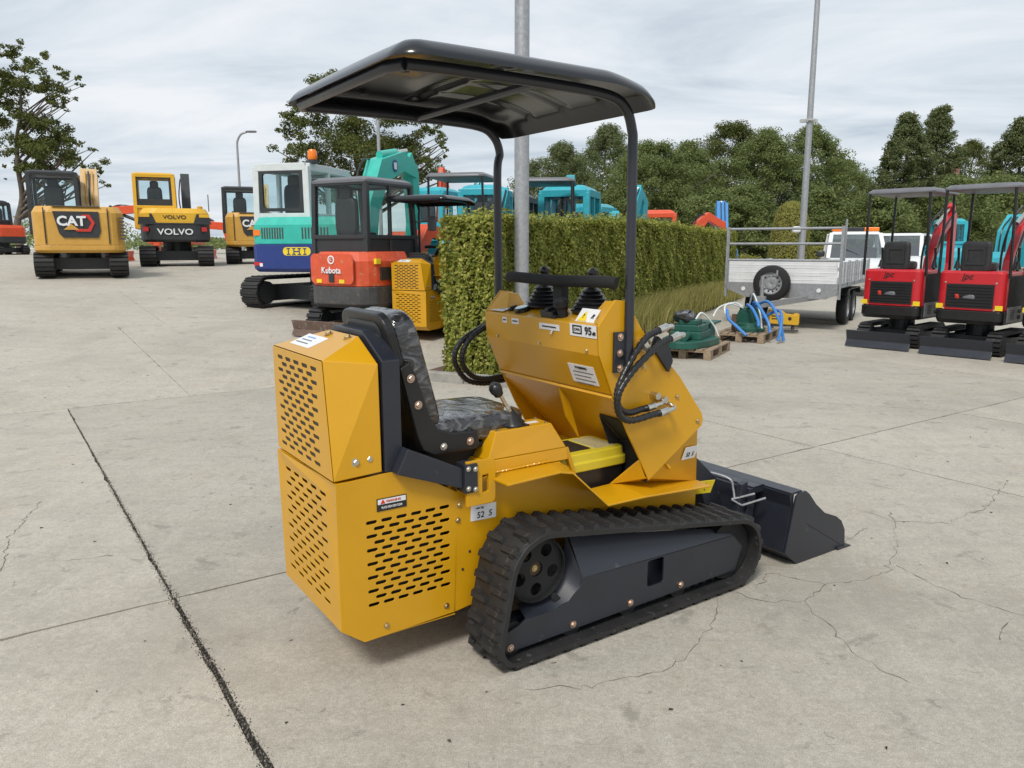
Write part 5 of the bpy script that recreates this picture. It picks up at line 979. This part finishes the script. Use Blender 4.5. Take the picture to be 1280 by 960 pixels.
small('orange excavator whose low orange cab roof shows above the hedge', 832, 25, R(80), ORG, ORG, 1.8, boom=False)
small('orange excavator with a bent orange boom above the far hedge end', 858, 27, R(20), ORG, ORG, cab=False, pts=[(-.15, 1.2, .26), (.2, 2.15, .34), (.5, 2.42, .28), (1.15, 2.1, .24)], stick=[(1.1, 2.25, .2), (1.2, 1.5, .26), (1.1, .9, .2)])
small('teal excavator standing furthest left behind the hedge end, beyond the black frame', 552, 21, R(68), TEAL, TEAL, pts=[(.8, .9, .3), (1.1, 2.0, .4), (1.6, 2.7, .3)], stick=[(1.5, 2.8, .2), (2.0, 2.3, .32), (2.0, 1.2, .26)])
small('teal excavator mostly hidden behind the thick lamp pole', 652, 20.5, R(75), TEAL, CABB, pts=[(.8, .9, .3), (1.1, 2.0, .4), (1.7, 2.8, .3)], stick=[(1.6, 2.9, .2), (2.1, 2.4, .32), (2.0, 1.2, .26)])
small('light blue excavator with its blue arm folded upright by the hedge end', 893, 29, R(85), SKYB, SKYB, cab=False, pts=[(.8, .9, .3), (1.0, 2.0, .4), (1.3, 3.0, .36)], stick=[(1.4, 3.1, .34), (1.6, 2.2, .36), (1.6, 1.2, .24)], bw=.42)
small('teal excavator with raised arm behind the rightmost red mini excavator', 1222, 20, R(40), TEAL, TEAL, cab=False, pts=[(.6, .9, .3), (.8, 1.8, .5), (1.3, 2.2, .4)], stick=[(1.2, 2.25, .2), (1.8, 1.9, .36), (1.9, 1.0, .2)], bw=.4)
small('teal excavator between the two red mini excavators, in the background', 1193, 32, R(75), TEAL, TEAL, **UP)
# second track loader
L2 = copy_tree(LOADER); a2 = R(66); c0 = Vector((-.3, .54, 0)); tgt = gp(519, 11.9); L2.rotation_euler = (0, 0, a2); L2.location = tgt - Matrix.Rotation(a2, 3, 'Z') @ c0
L2['label'] = 'smaller looking yellow mini track loader with canopy, parked against the hedge end'

# ------------------------------------------------------------------ trailer, tow truck, van
def wheel(parent, c, ax, r, w, name='wheel', rimc=GALV):
    ax = Vector(ax).normalized(); c = Vector(c); b = B(); b.lathe([(r * .62, -w / 2), (r * .80, -w * .5), (r * .95, -w * .42), (r, -w * .25), (r, w * .25), (r * .95, w * .42), (r * .80, w * .5), (r * .62, w / 2)], c, ax, 32, False); t = build(name, b, BLKM, parent, smooth=True, ang=40)
    b = B(); b.lathe([(r * .63, -w * .4), (r * .63, w * .42), (r * .58, w * .44), (r * .55, w * .3), (r * .36, w * .22), (r * .32, w * .36), (r * .2, w * .38), (.01, w * .3)], c, ax, 28, False); ri = build('rim', b, rimc, t, smooth=True, ang=40)
    u = ax.orthogonal().normalized(); v = ax.cross(u)
    for i in range(12): a = 2 * PI * i / 12; q = c + (u * math.cos(a) + v * math.sin(a)) * r * .455; b = B(); b.lathe([(r * .055, w * .20), (r * .055, w * .285)], q, ax, 8); build('rim_hole', b, INT, ri)
    return t
def trailer():
    pr = at(1053, 308, 14.3); pl_ = at(910, 308, 15.4); fr, fl = Vector((pr.x, pr.y, 0)), Vector((pl_.x, pl_.y, 0)); wv = (fr - fl); Wd = wv.length; ang = math.atan2(wv.y, wv.x) + PI / 2
    T = thing('trailer', 'galvanised flatbed trailer with aluminium boards and a spare wheel on its front', 'trailer', (fl + fr) / 2, ang)   # x = backwards into the picture, front board at x = 0
    h = Wd / 2; L = 3.6
    for i in range(3):
        z = .86 + .137 * i; b = B(); b.box((-.012, -h + .05, z + .003), (.012, h - .05, z + .134)); b.box((-.016, -h + .05, z + .06), (-.010, h - .05, z + .075)); build('front_board', b, ALU, T, bev=.004)
    for s in (-1, 1):
        for j in range(4):
            for i in range(3):
                z = .86 + .137 * i; b = B(); b.box((.06 + j * .89, s * h - .012, z + .003), (.06 + j * .89 + .84, s * h + .012, z + .134)); build('side_board', b, ALU, T, bev=.004)
            b = B(); b.box((.06 + j * .89 + .842, s * (h + .01) - .025, .80), (.06 + j * .89 + .885, s * (h + .01) + .025, 1.285)); build('side_post', b, GALV, T)
            for q in (.25, .6): b = B(); b.box((.06 + j * .89 + q, s * (h + .022) - .012, .87), (.06 + j * .89 + q + .03, s * (h + .022) + .012, 1.26)); build('board_strap', b, GALV, T)
    b = B(); b.prism([(-h, .86), (-h, .68), (-h * .78, .58), (h * .62, .58), (h, .74), (h, .86)], -.03, .02, 'x'); build('front_apron', b, GALV, T)
    b = B(); b.box((0.02, -h, .78), (L, h, .85)); build('deck', b, GALV, T)
    b = B()
    for y in (-.7, .7): b.box((0.05, y - .04, .6), (L - .1, y + .04, .78))
    b.box((1.2, -.74, .62), (1.3, .74, .7)); b.box((2.0, -.74, .62), (2.1, .74, .7)); build('chassis_rail', b, GALV, T)
    for y in (-h, h): b = B(); b.box((-.03, y - .025, .58), (.03, y + .025, 1.92)); build('corner_post', b, GALV, T)
    for z in (1.29, 1.60, 1.88): b = B(); b.tube([(0, -h, z), (0, h, z)], .024, 10); build('ladder_rail', b, GALV, T, smooth=True)
    b = B(); b.cyl((.3, -h, 1.28), (.3, -h, 2.05), .02, 8); build('rear_post', b, GALV, T)
    for s in (-1, 1):
        for x in (1.55, 2.3): wheel(T, (x, s * (h - .14), .33), (0, s, 0), .33, .2)
        b = B(); b.prism([(1.15, .60), (1.22, .72), (2.62, .72), (2.70, .60), (2.68, .59), (2.61, .705), (1.23, .705), (1.17, .59)], *sorted((s * (h - .28), s * (h + .01)))); build('mudguard', b, BLK, T)
    b = B()
    for s in (-1, 1): b.obox((.3, s * .62, .60), (-.95, s * .05, .52), .07, .1)
    b.obox((-.85, 0, .52), (-1.25, 0, .52), .08, .08); build('drawbar', b, GALV, T)
    b = B(); b.cyl((-1.0, .1, .16), (-1.0, .1, 1.02), .035, 12); b.obox((-1.0, .1, 1.03), (-1.0, -.15, 1.05), .02, .02); b.cyl((-1.0, -.15, 1.05), (-1.0, -.15, 1.13), .016, 8); jk = build('jockey_post', b, GALV, T, smooth=True); b = B(); b.cyl((-1.0, .06, .10), (-1.0, .14, .10), .10, 16); build('jockey_wheel', b, BLKM, jk); b = B(); b.obox((-1.0, .1, .5), (-1.0, .1, .66), .14, .12, (1, 0, 0)); build('clamp', b, GALV, jk)
    wheel(T, (-.17, .13, .86), (-1, 0, 0), .34, .2, 'spare_wheel')
    for y in (-h + .35, h - .35): b = B(); b.lathe([(.04, 0), (.04, .015)], (-.032, y, .74), (-1, 0, 0), 12); build('reflector', b, LBL, T)
    b = B(); b.obox((-.035, h - .5, .60), (-.06, h - .6, .56), .06, .05); build('wheel_chock', b, BLKM, T)
trailer()
def car_body(label, name, loc, rz, s=1, bar=True, cat='truck'):
    T = thing(name, label, cat, loc, rz); b = B(); W2 = .86
    b.loft([[(x, y, .40) for x, y in rrect(-2.1, -W2, 1.75, W2, .15)], [(x, y, .55) for x, y in rrect(-2.15, -W2 - .02, 1.95, W2 + .02, .25)], [(x, y, .95) for x, y in rrect(-2.15, -W2, 1.85, W2, .3)], [(x, y, 1.12) for x, y in rrect(-2.12, -W2 + .04, 1.35, W2 - .04, .25)]]); build('body', b, WHT, T, smooth=True, ang=30)
    b = B(); xs = (.98, .55) if bar else (.98, .5); back = .0 if bar else -2.05
    low = [(1.30, -W2 + .05), (1.30, W2 - .05), (back - .55 if bar else back, W2 - .05), (back - .55 if bar else back, -W2 + .05)]; top = [(.62, -W2 + .16), (.62, W2 - .16), (back - .40 if bar else back + .05, W2 - .16), (back - .40 if bar else back + .05, -W2 + .16)]
    for p, q in zip(low, top): b.obox((*p, 1.1), (*q, 1.86), .12, .10, (1, 0, 0))
    b.loft([[(x, y, 1.84) for x, y in [(.66, -W2 + .12), (.66, W2 - .12), (top[2][0] - .04, W2 - .12), (top[3][0] - .04, -W2 + .12)]], [(x, y, 1.93) for x, y in [(.5, -W2 + .2), (.5, W2 - .2), (top[2][0], W2 - .2), (top[3][0], -W2 + .2)]]])
    cb = build('cab', b, WHT, T, bev=.02)
    def pane(i, j, nm):
        v = [Vector((*low[i], 1.13)), Vector((*low[j], 1.13)), Vector((*top[j], 1.83)), Vector((*top[i], 1.83))]; n_ = (v[1] - v[0]).cross(v[2] - v[1]).normalized() * .012; bb = B(); bb.hexa(v + [x + n_ for x in v]); return build(nm, bb, GLASST, cb)
    ws = pane(0, 1, 'windscreen'); pane(1, 2, 'side_window'); pane(3, 0, 'side_window'); pane(2, 3, 'rear_window')
    b = B(); b.obox((1.24, .1, 1.19), (1.05, -.35, 1.42), .03, .02); build('wiper', b, BLKM, ws); b = B(); b.box((-.3, -.7, 1.1), (.2, .7, 1.45)); build('seats', b, SEATF, T, bev=.05)
    b = B(); b.sup((1.95, 0, .62), (.08, .5, .09), .5, 16, 8); build('grille', b, BLKM, T)
    for s_ in (-1, 1):
        b = B(); b.sup((1.80, s_ * .64, .78), (.12, .16, .09), .6, 14, 8); build('headlight', b, GALV, T, smooth=True); b = B(); b.sup((1.0, s_ * (W2 + .14), 1.25), (.06, .12, .10), .6, 12, 8); build('wing_mirror', b, CABB, T, smooth=True)
        for x in (1.2, -1.35): wheel(T, (x, s_ * (W2 - .1), .33), (0, s_, 0), .33, .2)
    if bar:
        b = B(); b.box((.25, -.25, 1.94), (.47, .25, 2.06)); lb = build('light_bar', b, CABB, T, bev=.01)
        for s_ in (-1, 1): b = B(); b.box((.25, min(s_ * .252, s_ * .68), 1.94), (.47, max(s_ * .252, s_ * .68), 2.06)); build('beacon', b, BEACON, lb, bev=.02)
    return T
car_body('white recovery truck with an orange light bar, behind the grey trailer', 'recovery_truck', gp(1066, 25), R(252))
car_body('white van partly hidden behind the left red mini excavator', 'van', gp(1128, 29), R(235), bar=False, cat='van')

# ------------------------------------------------------------------ pallets and attachments beside the hedge
def pallet(label, p, rz):
    T = thing('pallet', label, 'pallet', p, rz, 'wooden pallets beside the hedge'); rr = random.Random(p[0])
    for i in range(7):
        y = -.4 + i * .117; b = B(); b.box((-.6, y, .122), (.6, y + .094, .144 + rr.uniform(-.001, .003))); build('plank', b, WOOD, T, bev=.003)
    for y in (-.4, -.05, .3):
        for x in (-.6, -.07, .46): b = B(); b.box((x, y, .024), (x + .14, y + .1, .0995)); build('block', b, WOOD, T)
        b = B(); b.box((-.6, y, 0.002), (.6, y + .1, .022)); build('bottom_board', b, WOOD, T)
    for x in (-.6, -.07, .46): b = B(); b.box((x, -.4, .1), (x + .14, .396, .121)); build('cross_board', b, WOOD, T)
    return T
PA1, PA2 = gp(872, 11.25), gp(940, 13.1)
pallet('nearer wooden pallet, carrying the stepped green attachment', PA1, R(62)); pallet('farther wooden pallet, under the blue hoses', PA2, R(60))
def attachments():
    T = thing('hydraulic_attachment', 'dark green stepped hydraulic attachment lying on the nearer pallet', 'attachment', PA1 + Vector((-.06, -.02, .147)), R(62))
    b = B(); b.loft([[(x, y, z) for x, y in arc((-.35, 0), .26, 120, 240, 6) + [(-.2, -.30), (.15, -.34), (.38, -.2), (.38, .22), (.1, .32), (-.2, .3)]] for z in (.0, .08)]); T.scale = (1.15, 1.15, 1.2); bs = build('base_plate', b, DGRN, T, bev=.008)
    b = B(); b.loft([[(x * .8, y * .8, z) for x, y in rrect(-.34, -.26, .32, .26, .05)] for z in (.08, .17)]); build('lower_step', b, DGRN, T, bev=.008)
    b = B(); b.loft([[(x, y, z) for x, y in rrect(-.22, -.19, .20, .19, .04)] for z in (.17, .245)]); build('upper_step', b, DGRN, T, bev=.008)
    b = B(); b.loft([[(x, y, z) for x, y in rrect(-.15, -.12, .14, .12, .03)] for z in (.245, .30)]); tp = build('top_block', b, DGRN, T, bev=.006)
    for x, y in ((-.18, -.14), (.16, -.14), (.16, .14), (-.18, .14)): bolt(tp, (x, y, .245), (0, 0, 1), .018, INT)
    b = B(); b.sup((-.02, .06, .33), (.17, .12, .06), .6, 20, 10, .05); build('plastic_wrap', b, FILM, T, smooth=True)
    for i, y in enumerate((.1, -.06)): b = B(); b.tube(spline([(.0, y, .30), (.12, y - .05, .37), (.28, y - .16, .22), (.33, y - .22, .08)], 8), .012, 8); build('strap', b, WHOSE, T, smooth=True)
    b = B(); b.cyl((-.45, -.05, .13), (-.25, -.05, .13), .05, 12); build('ram', b, DGRN, T, smooth=True)
    T = thing('flanged_box', 'dark green flanged steel box at the back of the nearer pallet', 'attachment', PA1 + Vector((.27, .56, 0)), R(62)); b = B(); b.box((-.16, -.15, .03), (.16, .15, .40)); build('box_body', b, DGRN, T, bev=.01); b = B(); b.box((-.22, -.22, .40), (.22, .22, .43)); build('top_flange', b, DGRN, T, bev=.004); b = B(); b.box((-.22, -.22, .0), (.22, .22, .03)); build('bottom_flange', b, DGRN, T, bev=.004)
    T = thing('auger_drive', 'dark green hydraulic drive with blue and white hoses on the farther pallet', 'attachment', PA2 + Vector((0, 0, .147)), R(60))
    b = B(); b.lathe([(.02, 0), (.26, 0), (.26, .06), (.2, .08), (.19, .13), (.02, .13)], (-.1, -.05, 0), (0, 0, 1), 24); build('disc', b, DGRN, T, bev=.004)
    b = B(); b.cyl((.05, .05, .16), (.48, .12, .2), .13, 20); build('motor', b, DGRN, T, smooth=True)
    for x in (.12, .3, .45): b = B(); b.lathe([(.165, 0), (.165, .03)], (x, .06 + (x - .05) * .16, .165 + (x - .05) * .09), (1, .16, .09), 20); build('motor_flange', b, DGRN, T)
    b = B(); b.box((.28, -.12, .12), (.52, .22, .36)); build('valve_block', b, DGRN, T, bev=.01)
    for i, pth in enumerate([[(.35, .0, .34), (.15, -.05, .46), (-.2, -.2, .44), (-.45, -.42, .2), (-.52, -.48, .03)], [(.35, .06, .34), (.1, .05, .42), (-.25, -.12, .38), (-.45, -.26, .22), (-.55, -.30, .12)], [(-.25, .3, .35), (-.5, .2, .22), (-.62, .02, .10), (-.7, -.15, -.02)], [(.2, -.2, .2), (.05, -.45, .34), (-.2, -.58, .30), (-.42, -.62, .06), (-.48, -.6, -.1)], [(.4, .0, .38), (.2, -.25, .48), (-.1, -.45, .36), (-.28, -.6, .1), (-.32, -.66, -.12)]]):
        b = B(); b.tube(spline(pth, 10), .025, 10); build('blue_hose', b, BHOSE, T, smooth=True)
    for pth in [[(.3, .15, .34), (.1, .3, .42), (-.15, .36, .40), (-.35, .3, .28)], [(.45, .1, .36), (.2, -.02, .60), (-.05, -.2, .3), (-.2, -.28, .05)], [(.5, .15, .3), (.45, .35, .42), (.2, .55, .35), (.0, .6, .2)]]:
        b = B(); b.tube(spline(pth, 10), .014, 8); build('white_hose', b, WHOSE, T, smooth=True)
    b = B(); b.box((-.5, .08, .0), (-.43, .15, .30)); build('post', b, AMBER, T, bev=.005)
    T = thing('hydraulic_breaker', 'yellow hydraulic breaker on a small stand in front of the trailer', 'breaker', gp(983, 14.2), R(-8))
    b = B(); b.prism([(-.24, .14), (.27, .11), (.29, .15), (.29, .32), (.24, .33), (.2, .30), (.06, .32), (-.02, .38), (-.24, .39)], -.09, .09); bb = build('breaker_body', b, TOOLB, T, bev=.012)
    bolt(bb, (.12, -.091, .235), (0, -1, 0), .022, INT); b = B(); b.box((-.2, -.05, 0), (-.15, .05, .14)); b.box((.18, -.05, 0), (.22, .05, .13)); b.box((-.24, -.1, 0), (.28, -.06, .03)); build('stand', b, CWT, T)
    for z in (.27, .22): b = B(); b.box((-.20, -.094, z), (-.03, -.0895, z + .02)); build('print_line', b, INK, bb)
attachments()

# ------------------------------------------------------------------ trees
def tree(name, label, p, h, r, shape, n_cl, per, cl_r, leaf, m, seed, trunk_r=.25, base=.25, group=None, lean=(0, 0), limbs=14, gaps=None, blobs=None):
    T = thing(name, label, 'tree', p, 0, group); g = np.random.default_rng(seed); rr = random.Random(seed)
    C = []; SZ = []
    for px, py, rp in blobs or []:
        q = at(px, py, p.y) - Vector(p)
        for k_ in range(6): w = rp * p.y / F_PX; dd = np.clip(g.normal(0, 1, 3), -1.6, 1.6) * np.array([.75, .7, .55]) * w; C.append(np.array([q.x, (g.random() - .5) * 3.2, q.z]) + dd); SZ.append(w * g.uniform(.4, .95))
    while not blobs and len(C) < n_cl:
        t = g.random() ** .85; z = base * h + (1 - base) * h * t * .97; rad = shape(t) * r; a = g.random() * 6.283; q = rad * math.sqrt(g.random() * .75 + .25 * g.random()); k = 1 + .22 * math.sin(3 * a + seed) + .16 * math.sin(5 * a + 2.1 * seed + t * 9)
        c = np.array([math.cos(a) * q * k + lean[0] * t, math.sin(a) * q * k + lean[1] * t, z])
        if gaps and noise.noise(Vector((c[0] / gaps[0], c[1] / gaps[0], c[2] / gaps[0] + seed * 3.7))) < gaps[1]: continue
        C.append(c)
    if not blobs:
        for i in range(int(n_cl * .35)): c = C[int(g.random() * n_cl)]; k = g.uniform(1.08, 1.32); C.append(np.array([c[0] * k, c[1] * k, min(c[2] * g.uniform(.97, 1.03), h * .98)]))
    C = np.array(C); sz = np.array(SZ) if blobs else cl_r * np.concatenate([g.uniform(.45, 1.3, n_cl), g.uniform(.25, .6, len(C) - n_cl)]); cnt = np.maximum(6, (per * (sz / cl_r) ** 2).astype(int)); idx = np.repeat(np.arange(len(C)), cnt)
    d = g.normal(0, 1, (len(idx), 3)); d /= np.linalg.norm(d, axis=1, keepdims=True); rad = g.random(len(idx)) ** .45; P = C[idx] + d * (rad * sz[idx])[:, None] * np.array([1.1, 1.1, .72])
    leaf_mesh('crown', P, d * .7 + np.array([0, 0, .7]), leaf, m, T, .6, seed=seed, kind=None)
    b = B(); top = Vector((lean[0] * .9, lean[1] * .9, h * .86)); tk = [Vector((rr.gauss(0, .12) * (i > 0), rr.gauss(0, .12) * (i > 0), h * .86 * i / 6 - .1)) + Vector((lean[0] * (i / 6) ** 1.4, lean[1] * (i / 6) ** 1.4, 0)) for i in range(7)]
    sp = spline(tk, 4); b.tube(sp, trunk_r, 9, lambda t: trunk_r * (1 - .82 * t) + trunk_r * .5 * max(0, .08 - t) * 6)
    ordr = sorted(range(len(C)), key=lambda i: -np.hypot(C[i][0], C[i][1])); pick = ordr[:max(1, limbs * 2)]; rr.shuffle(pick)
    for i in pick[:limbs]:
        c = Vector(C[i]); zt = max(h * base * .6, c.z - c.xy.length * rr.uniform(.5, .9)); k = min(range(len(sp)), key=lambda j: abs(sp[j].z - zt)); s = sp[k]; mid = s.lerp(c, .5) + Vector((rr.gauss(0, .2), rr.gauss(0, .2), rr.uniform(-.1, .35))) ; rb = trunk_r * (1 - .82 * k / len(sp)) * .55
        b.tube(spline([s, mid, c], 5), rb, 6, lambda t, rb=rb: max(.012, rb * (1 - .85 * t)))
        for q in range(2):
            j = min(range(len(C)), key=lambda j: (C[j][0] - mid.x) ** 2 + (C[j][1] - mid.y) ** 2 + (C[j][2] - mid.z) ** 2 + rr.random() * 3); c2 = Vector(C[j]); b.tube(spline([mid, mid.lerp(c2, .5) + Vector((0, 0, .12)), c2], 4), rb * .5, 5, lambda t, rb=rb: max(.01, rb * .5 * (1 - .8 * t)))
    build('trunk', b, BARK, T, smooth=True, ang=60)
    return T
oak = lambda t: (max(0, 1 - (2 * t - .85) ** 2)) ** .55 * (1 if t < .8 else 1)
round_ = lambda t: max(.05, 1 - (2 * t - .9) ** 2) ** .5
cone = lambda t: max(.08, (1 - t) ** .75 * (1.15 if t > .12 else .6 + 4 * t))
egg = lambda t: max(.1, math.sin(PI * min(1, t * .9 + .12)) ** .7)
tree('oak_tree', 'gnarled open oak at the left edge, behind the ochre excavator', gp(26, 42), 10.6, 4.3, oak, 0, 330, .55, .15, LEAF_O, 21, .20, .30, limbs=30, lean=(.9, 0), blobs=[(23, 62, 9), (33, 72, 7), (42, 68, 6), (20, 73, 5), (24, 82, 7), (41, 86, 5), (78, 90, 6), (86, 98, 4), (8, 95, 12), (5, 111, 12), (20, 100, 7), (52, 98, 9), (40, 112, 9), (60, 115, 9), (75, 122, 8), (81, 133, 4), (65, 130, 6), (8, 130, 9), (15, 145, 11), (31, 147, 11), (46, 150, 6), (70, 160, 9), (30, 166, 13), (55, 171, 15), (76, 176, 12), (100, 181, 7), (40, 190, 16), (60, 196, 18), (86, 196, 12), (102, 206, 10), (20, 186, 14), (4, 192, 11), (30, 211, 8), (111, 216, 8), (62, 216, 15), (118, 226, 5), (25, 223, 4), (-8, 110, 14), (-15, 140, 16), (-20, 175, 18)])
tree('oak_tree', 'broad oak behind the turquoise excavator and beyond the canopy', gp(455, 40), 8.6, 4.5, oak, 0, 420, .62, .14, LEAF_O, 33, .28, .20, limbs=22, blobs=[(365, 150, 9), (357, 172, 9), (375, 135, 11), (390, 117, 13), (410, 104, 13), (430, 110, 13), (452, 118, 15), (400, 140, 17), (380, 160, 15), (365, 192, 11), (360, 212, 9), (386, 190, 17), (410, 170, 20), (440, 150, 21), (470, 130, 17), (496, 140, 15), (522, 150, 12), (545, 160, 7), (552, 171, 5), (536, 166, 9), (501, 166, 17), (470, 165, 21), (440, 186, 23), (410, 206, 19), (380, 221, 13), (470, 196, 23), (500, 191, 17), (526, 196, 12), (546, 206, 9), (556, 217, 7), (520, 216, 17), (490, 222, 19), (455, 227, 19), (425, 236, 15), (555, 186, 4)])
TG = 'row of leafy trees behind the machines'
row = [(700, 46, 7.2, 2.6, egg, LEAF_B, 'small pale green tree just right of the lamp pole, between pole and canopy post'), (757, 50, 8.8, 3.0, egg, LEAF_B, 'pale loose tree rising behind the right canopy post'), (812, 44, 7.0, 3.0, round_, LEAF_D, 'rounded dark tree behind the middle of the hedge, left of the tallest'), (856, 47, 7.4, 2.7, egg, LEAF_D, 'mid green tree behind the bent orange boom'), (908, 52, 9.4, 3.0, round_, LEAF_O, 'tall round topped dark tree, highest of the central row'), (952, 46, 8.0, 2.8, egg, LEAF_D, 'dense dark tree behind the blue arm and the topiary'),
       (1005, 48, 8.6, 2.9, egg, LEAF_D, 'broad tree crossed by the tall thin lamp pole'), (1045, 52, 6.9, 2.4, round_, LEAF_D, 'lower tree sloping down at the right end of the central row'), (1080, 50, 5.0, 2.0, round_, LEAF_D, 'short bushy tree behind the white recovery truck'), (1121, 42, 8.3, 2.4, cone, LEAF_B, 'pointed feathery tree above the left red mini excavator'), (1160, 44, 9.0, 2.5, cone, LEAF_B, 'tallest pointed feathery tree, between the two red canopies'), (1203, 74, 11.2, 3.6, egg, LEAF_O, 'rounded tree standing behind the grey house roof'), (1262, 42, 8.2, 2.7, cone, LEAF_B, 'tall feathery tree at the right edge of the photo')]
for i, (px, Y, h, r, shp, m, lb) in enumerate(row):
    tree('leafy_tree', lb, gp(px, Y), h, r * (1.22 if shp is not cone else 1.1), shp, 430 if shp is not cone else 560, 130 if shp is not cone else 85, .50 if shp is not cone else .30, .125, m, 50 + i, .22, .06, TG, limbs=16)
for i, (px, Y, h, r, lb) in enumerate([(780, 42, 4.6, 2.6, 'low dark shrub mass behind the teal excavators'), (890, 40, 4.2, 2.4, 'low dark shrub mass behind the blue folded arm'), (930, 41, 4.4, 2.2, 'low dark shrub left of the clipped topiary'), (1025, 40, 4.2, 2.2, 'low dark shrub right of the clipped topiary'), (1095, 38, 3.8, 2.2, 'low dark shrub behind the white van'), (1190, 40, 4.8, 2.6, 'low leafy shrub under the pointed trees'), (1240, 36, 4.6, 2.4, 'low leafy shrub behind the right red mini excavator'), (845, 43, 4.4, 2.6, 'low dark shrub behind the orange cab roof')]):
    tree('shrub', lb, gp(px, Y), h, r, round_, 200, 120, .5, .14, LEAF_D, 90 + i, .12, .02, 'shrubs under the row of trees', limbs=6)
def topiary():
    p = gp(987, 31); T = thing('topiary', 'tall clipped hornbeam cone standing behind the trailer rails', 'topiary', p); g = np.random.default_rng(3); n = 16000; z = g.random(n) ** .9; a = g.random(n) * 6.283; prof = lambda t: np.where(t < .75, .98 - .32 * t, (.98 - .24) * np.sqrt(np.maximum(0, 1 - ((t - .75) / .25) ** 2)) * .92 + .02)
    r = prof(z) * (1 + g.normal(0, .025, n)) * .88; P = np.stack([r * np.cos(a), r * np.sin(a), z * 3.15 + .0], 1); Nn = np.stack([np.cos(a), np.sin(a), .4 + 0 * a], 1); leaf_mesh('foliage', P, Nn, .085, LEAF_F, T, .6, seed=4)
    b = B(); b.lathe([(.75, 0), (.75, .3), (.55, 2.3), (.4, 2.75), (0, 3.0)], (0, 0, 0), (0, 0, 1), 20); build('branch_core', b, TWIG, T)
topiary()
for i, (px, px2, Y, h, lb) in enumerate([(918, 952, 33, .95, 'short clipped hedge left of the topiary'), (1012, 1075, 33, 1.35, 'clipped hedge right of the topiary, beside the recovery truck')]):
    a, c = gp(px, Y), gp(px2, Y); d = (c - a); L = d.length; d.normalize(); hedge_run(lb, a, Vector((d.x, d.y, 0)), Vector((d.y, -d.x, 0)), L, .8, h, 900, .09, LEAF_F, 60 + i)
def house():
    p = gp(1200, 58); T = thing('house', 'grey roofed house half hidden behind the right trees', 'house', p, R(20)); b = B(); b.prism([(-4, 0), (4, 0), (4, 3.2), (0, 6.0), (-4, 3.2)], -5, 5, 'y'); build('wall', b, BRICK, T)
    b = B()
    for s in (-1, 1): b.hexa([(s * 4.5, -5.4, 2.88), (s * 4.5, 5.4, 2.88), (0, 5.4, 6.05), (0, -5.4, 6.05), (s * 4.5, -5.4, 3.06), (s * 4.5, 5.4, 3.06), (0, 5.4, 6.23), (0, -5.4, 6.23)])
    rf = build('roof', b, ROOF, T); b = B(); b.box((-.4, 1.0, 5.2), (.4, 1.8, 7.2)); build('chimney', b, BRICK, rf)
    for x in (-2.4, .9): b = B(); b.box((x, -5.06, 1.0), (x + 1.4, -4.98, 2.4)); w = build('window', b, WHT, T); b = B(); b.box((x + .1, -5.08, 1.1), (x + 1.3, -5.05, 2.3)); build('pane', b, GLASSD, w)
house()
def far_wood():
    g = np.random.default_rng(9); n = 42000; x = -170 + 330 * g.random(n); y = 135 + 30 * g.random(n); hmax = 1.9 + .5 * np.sin(x * .11) + .4 * np.sin(x * .31 + 1) + 4.2 * np.exp(-((x + 84) / 9) ** 2); z = 1.0 + hmax * g.random(n) ** .7; P = np.stack([x, y, z], 1)
    leaf_mesh('far_woodland', P, np.tile([0, -.5, .8], (n, 1)), .7, LEAF_D, None, .6, seed=9)
far_wood()
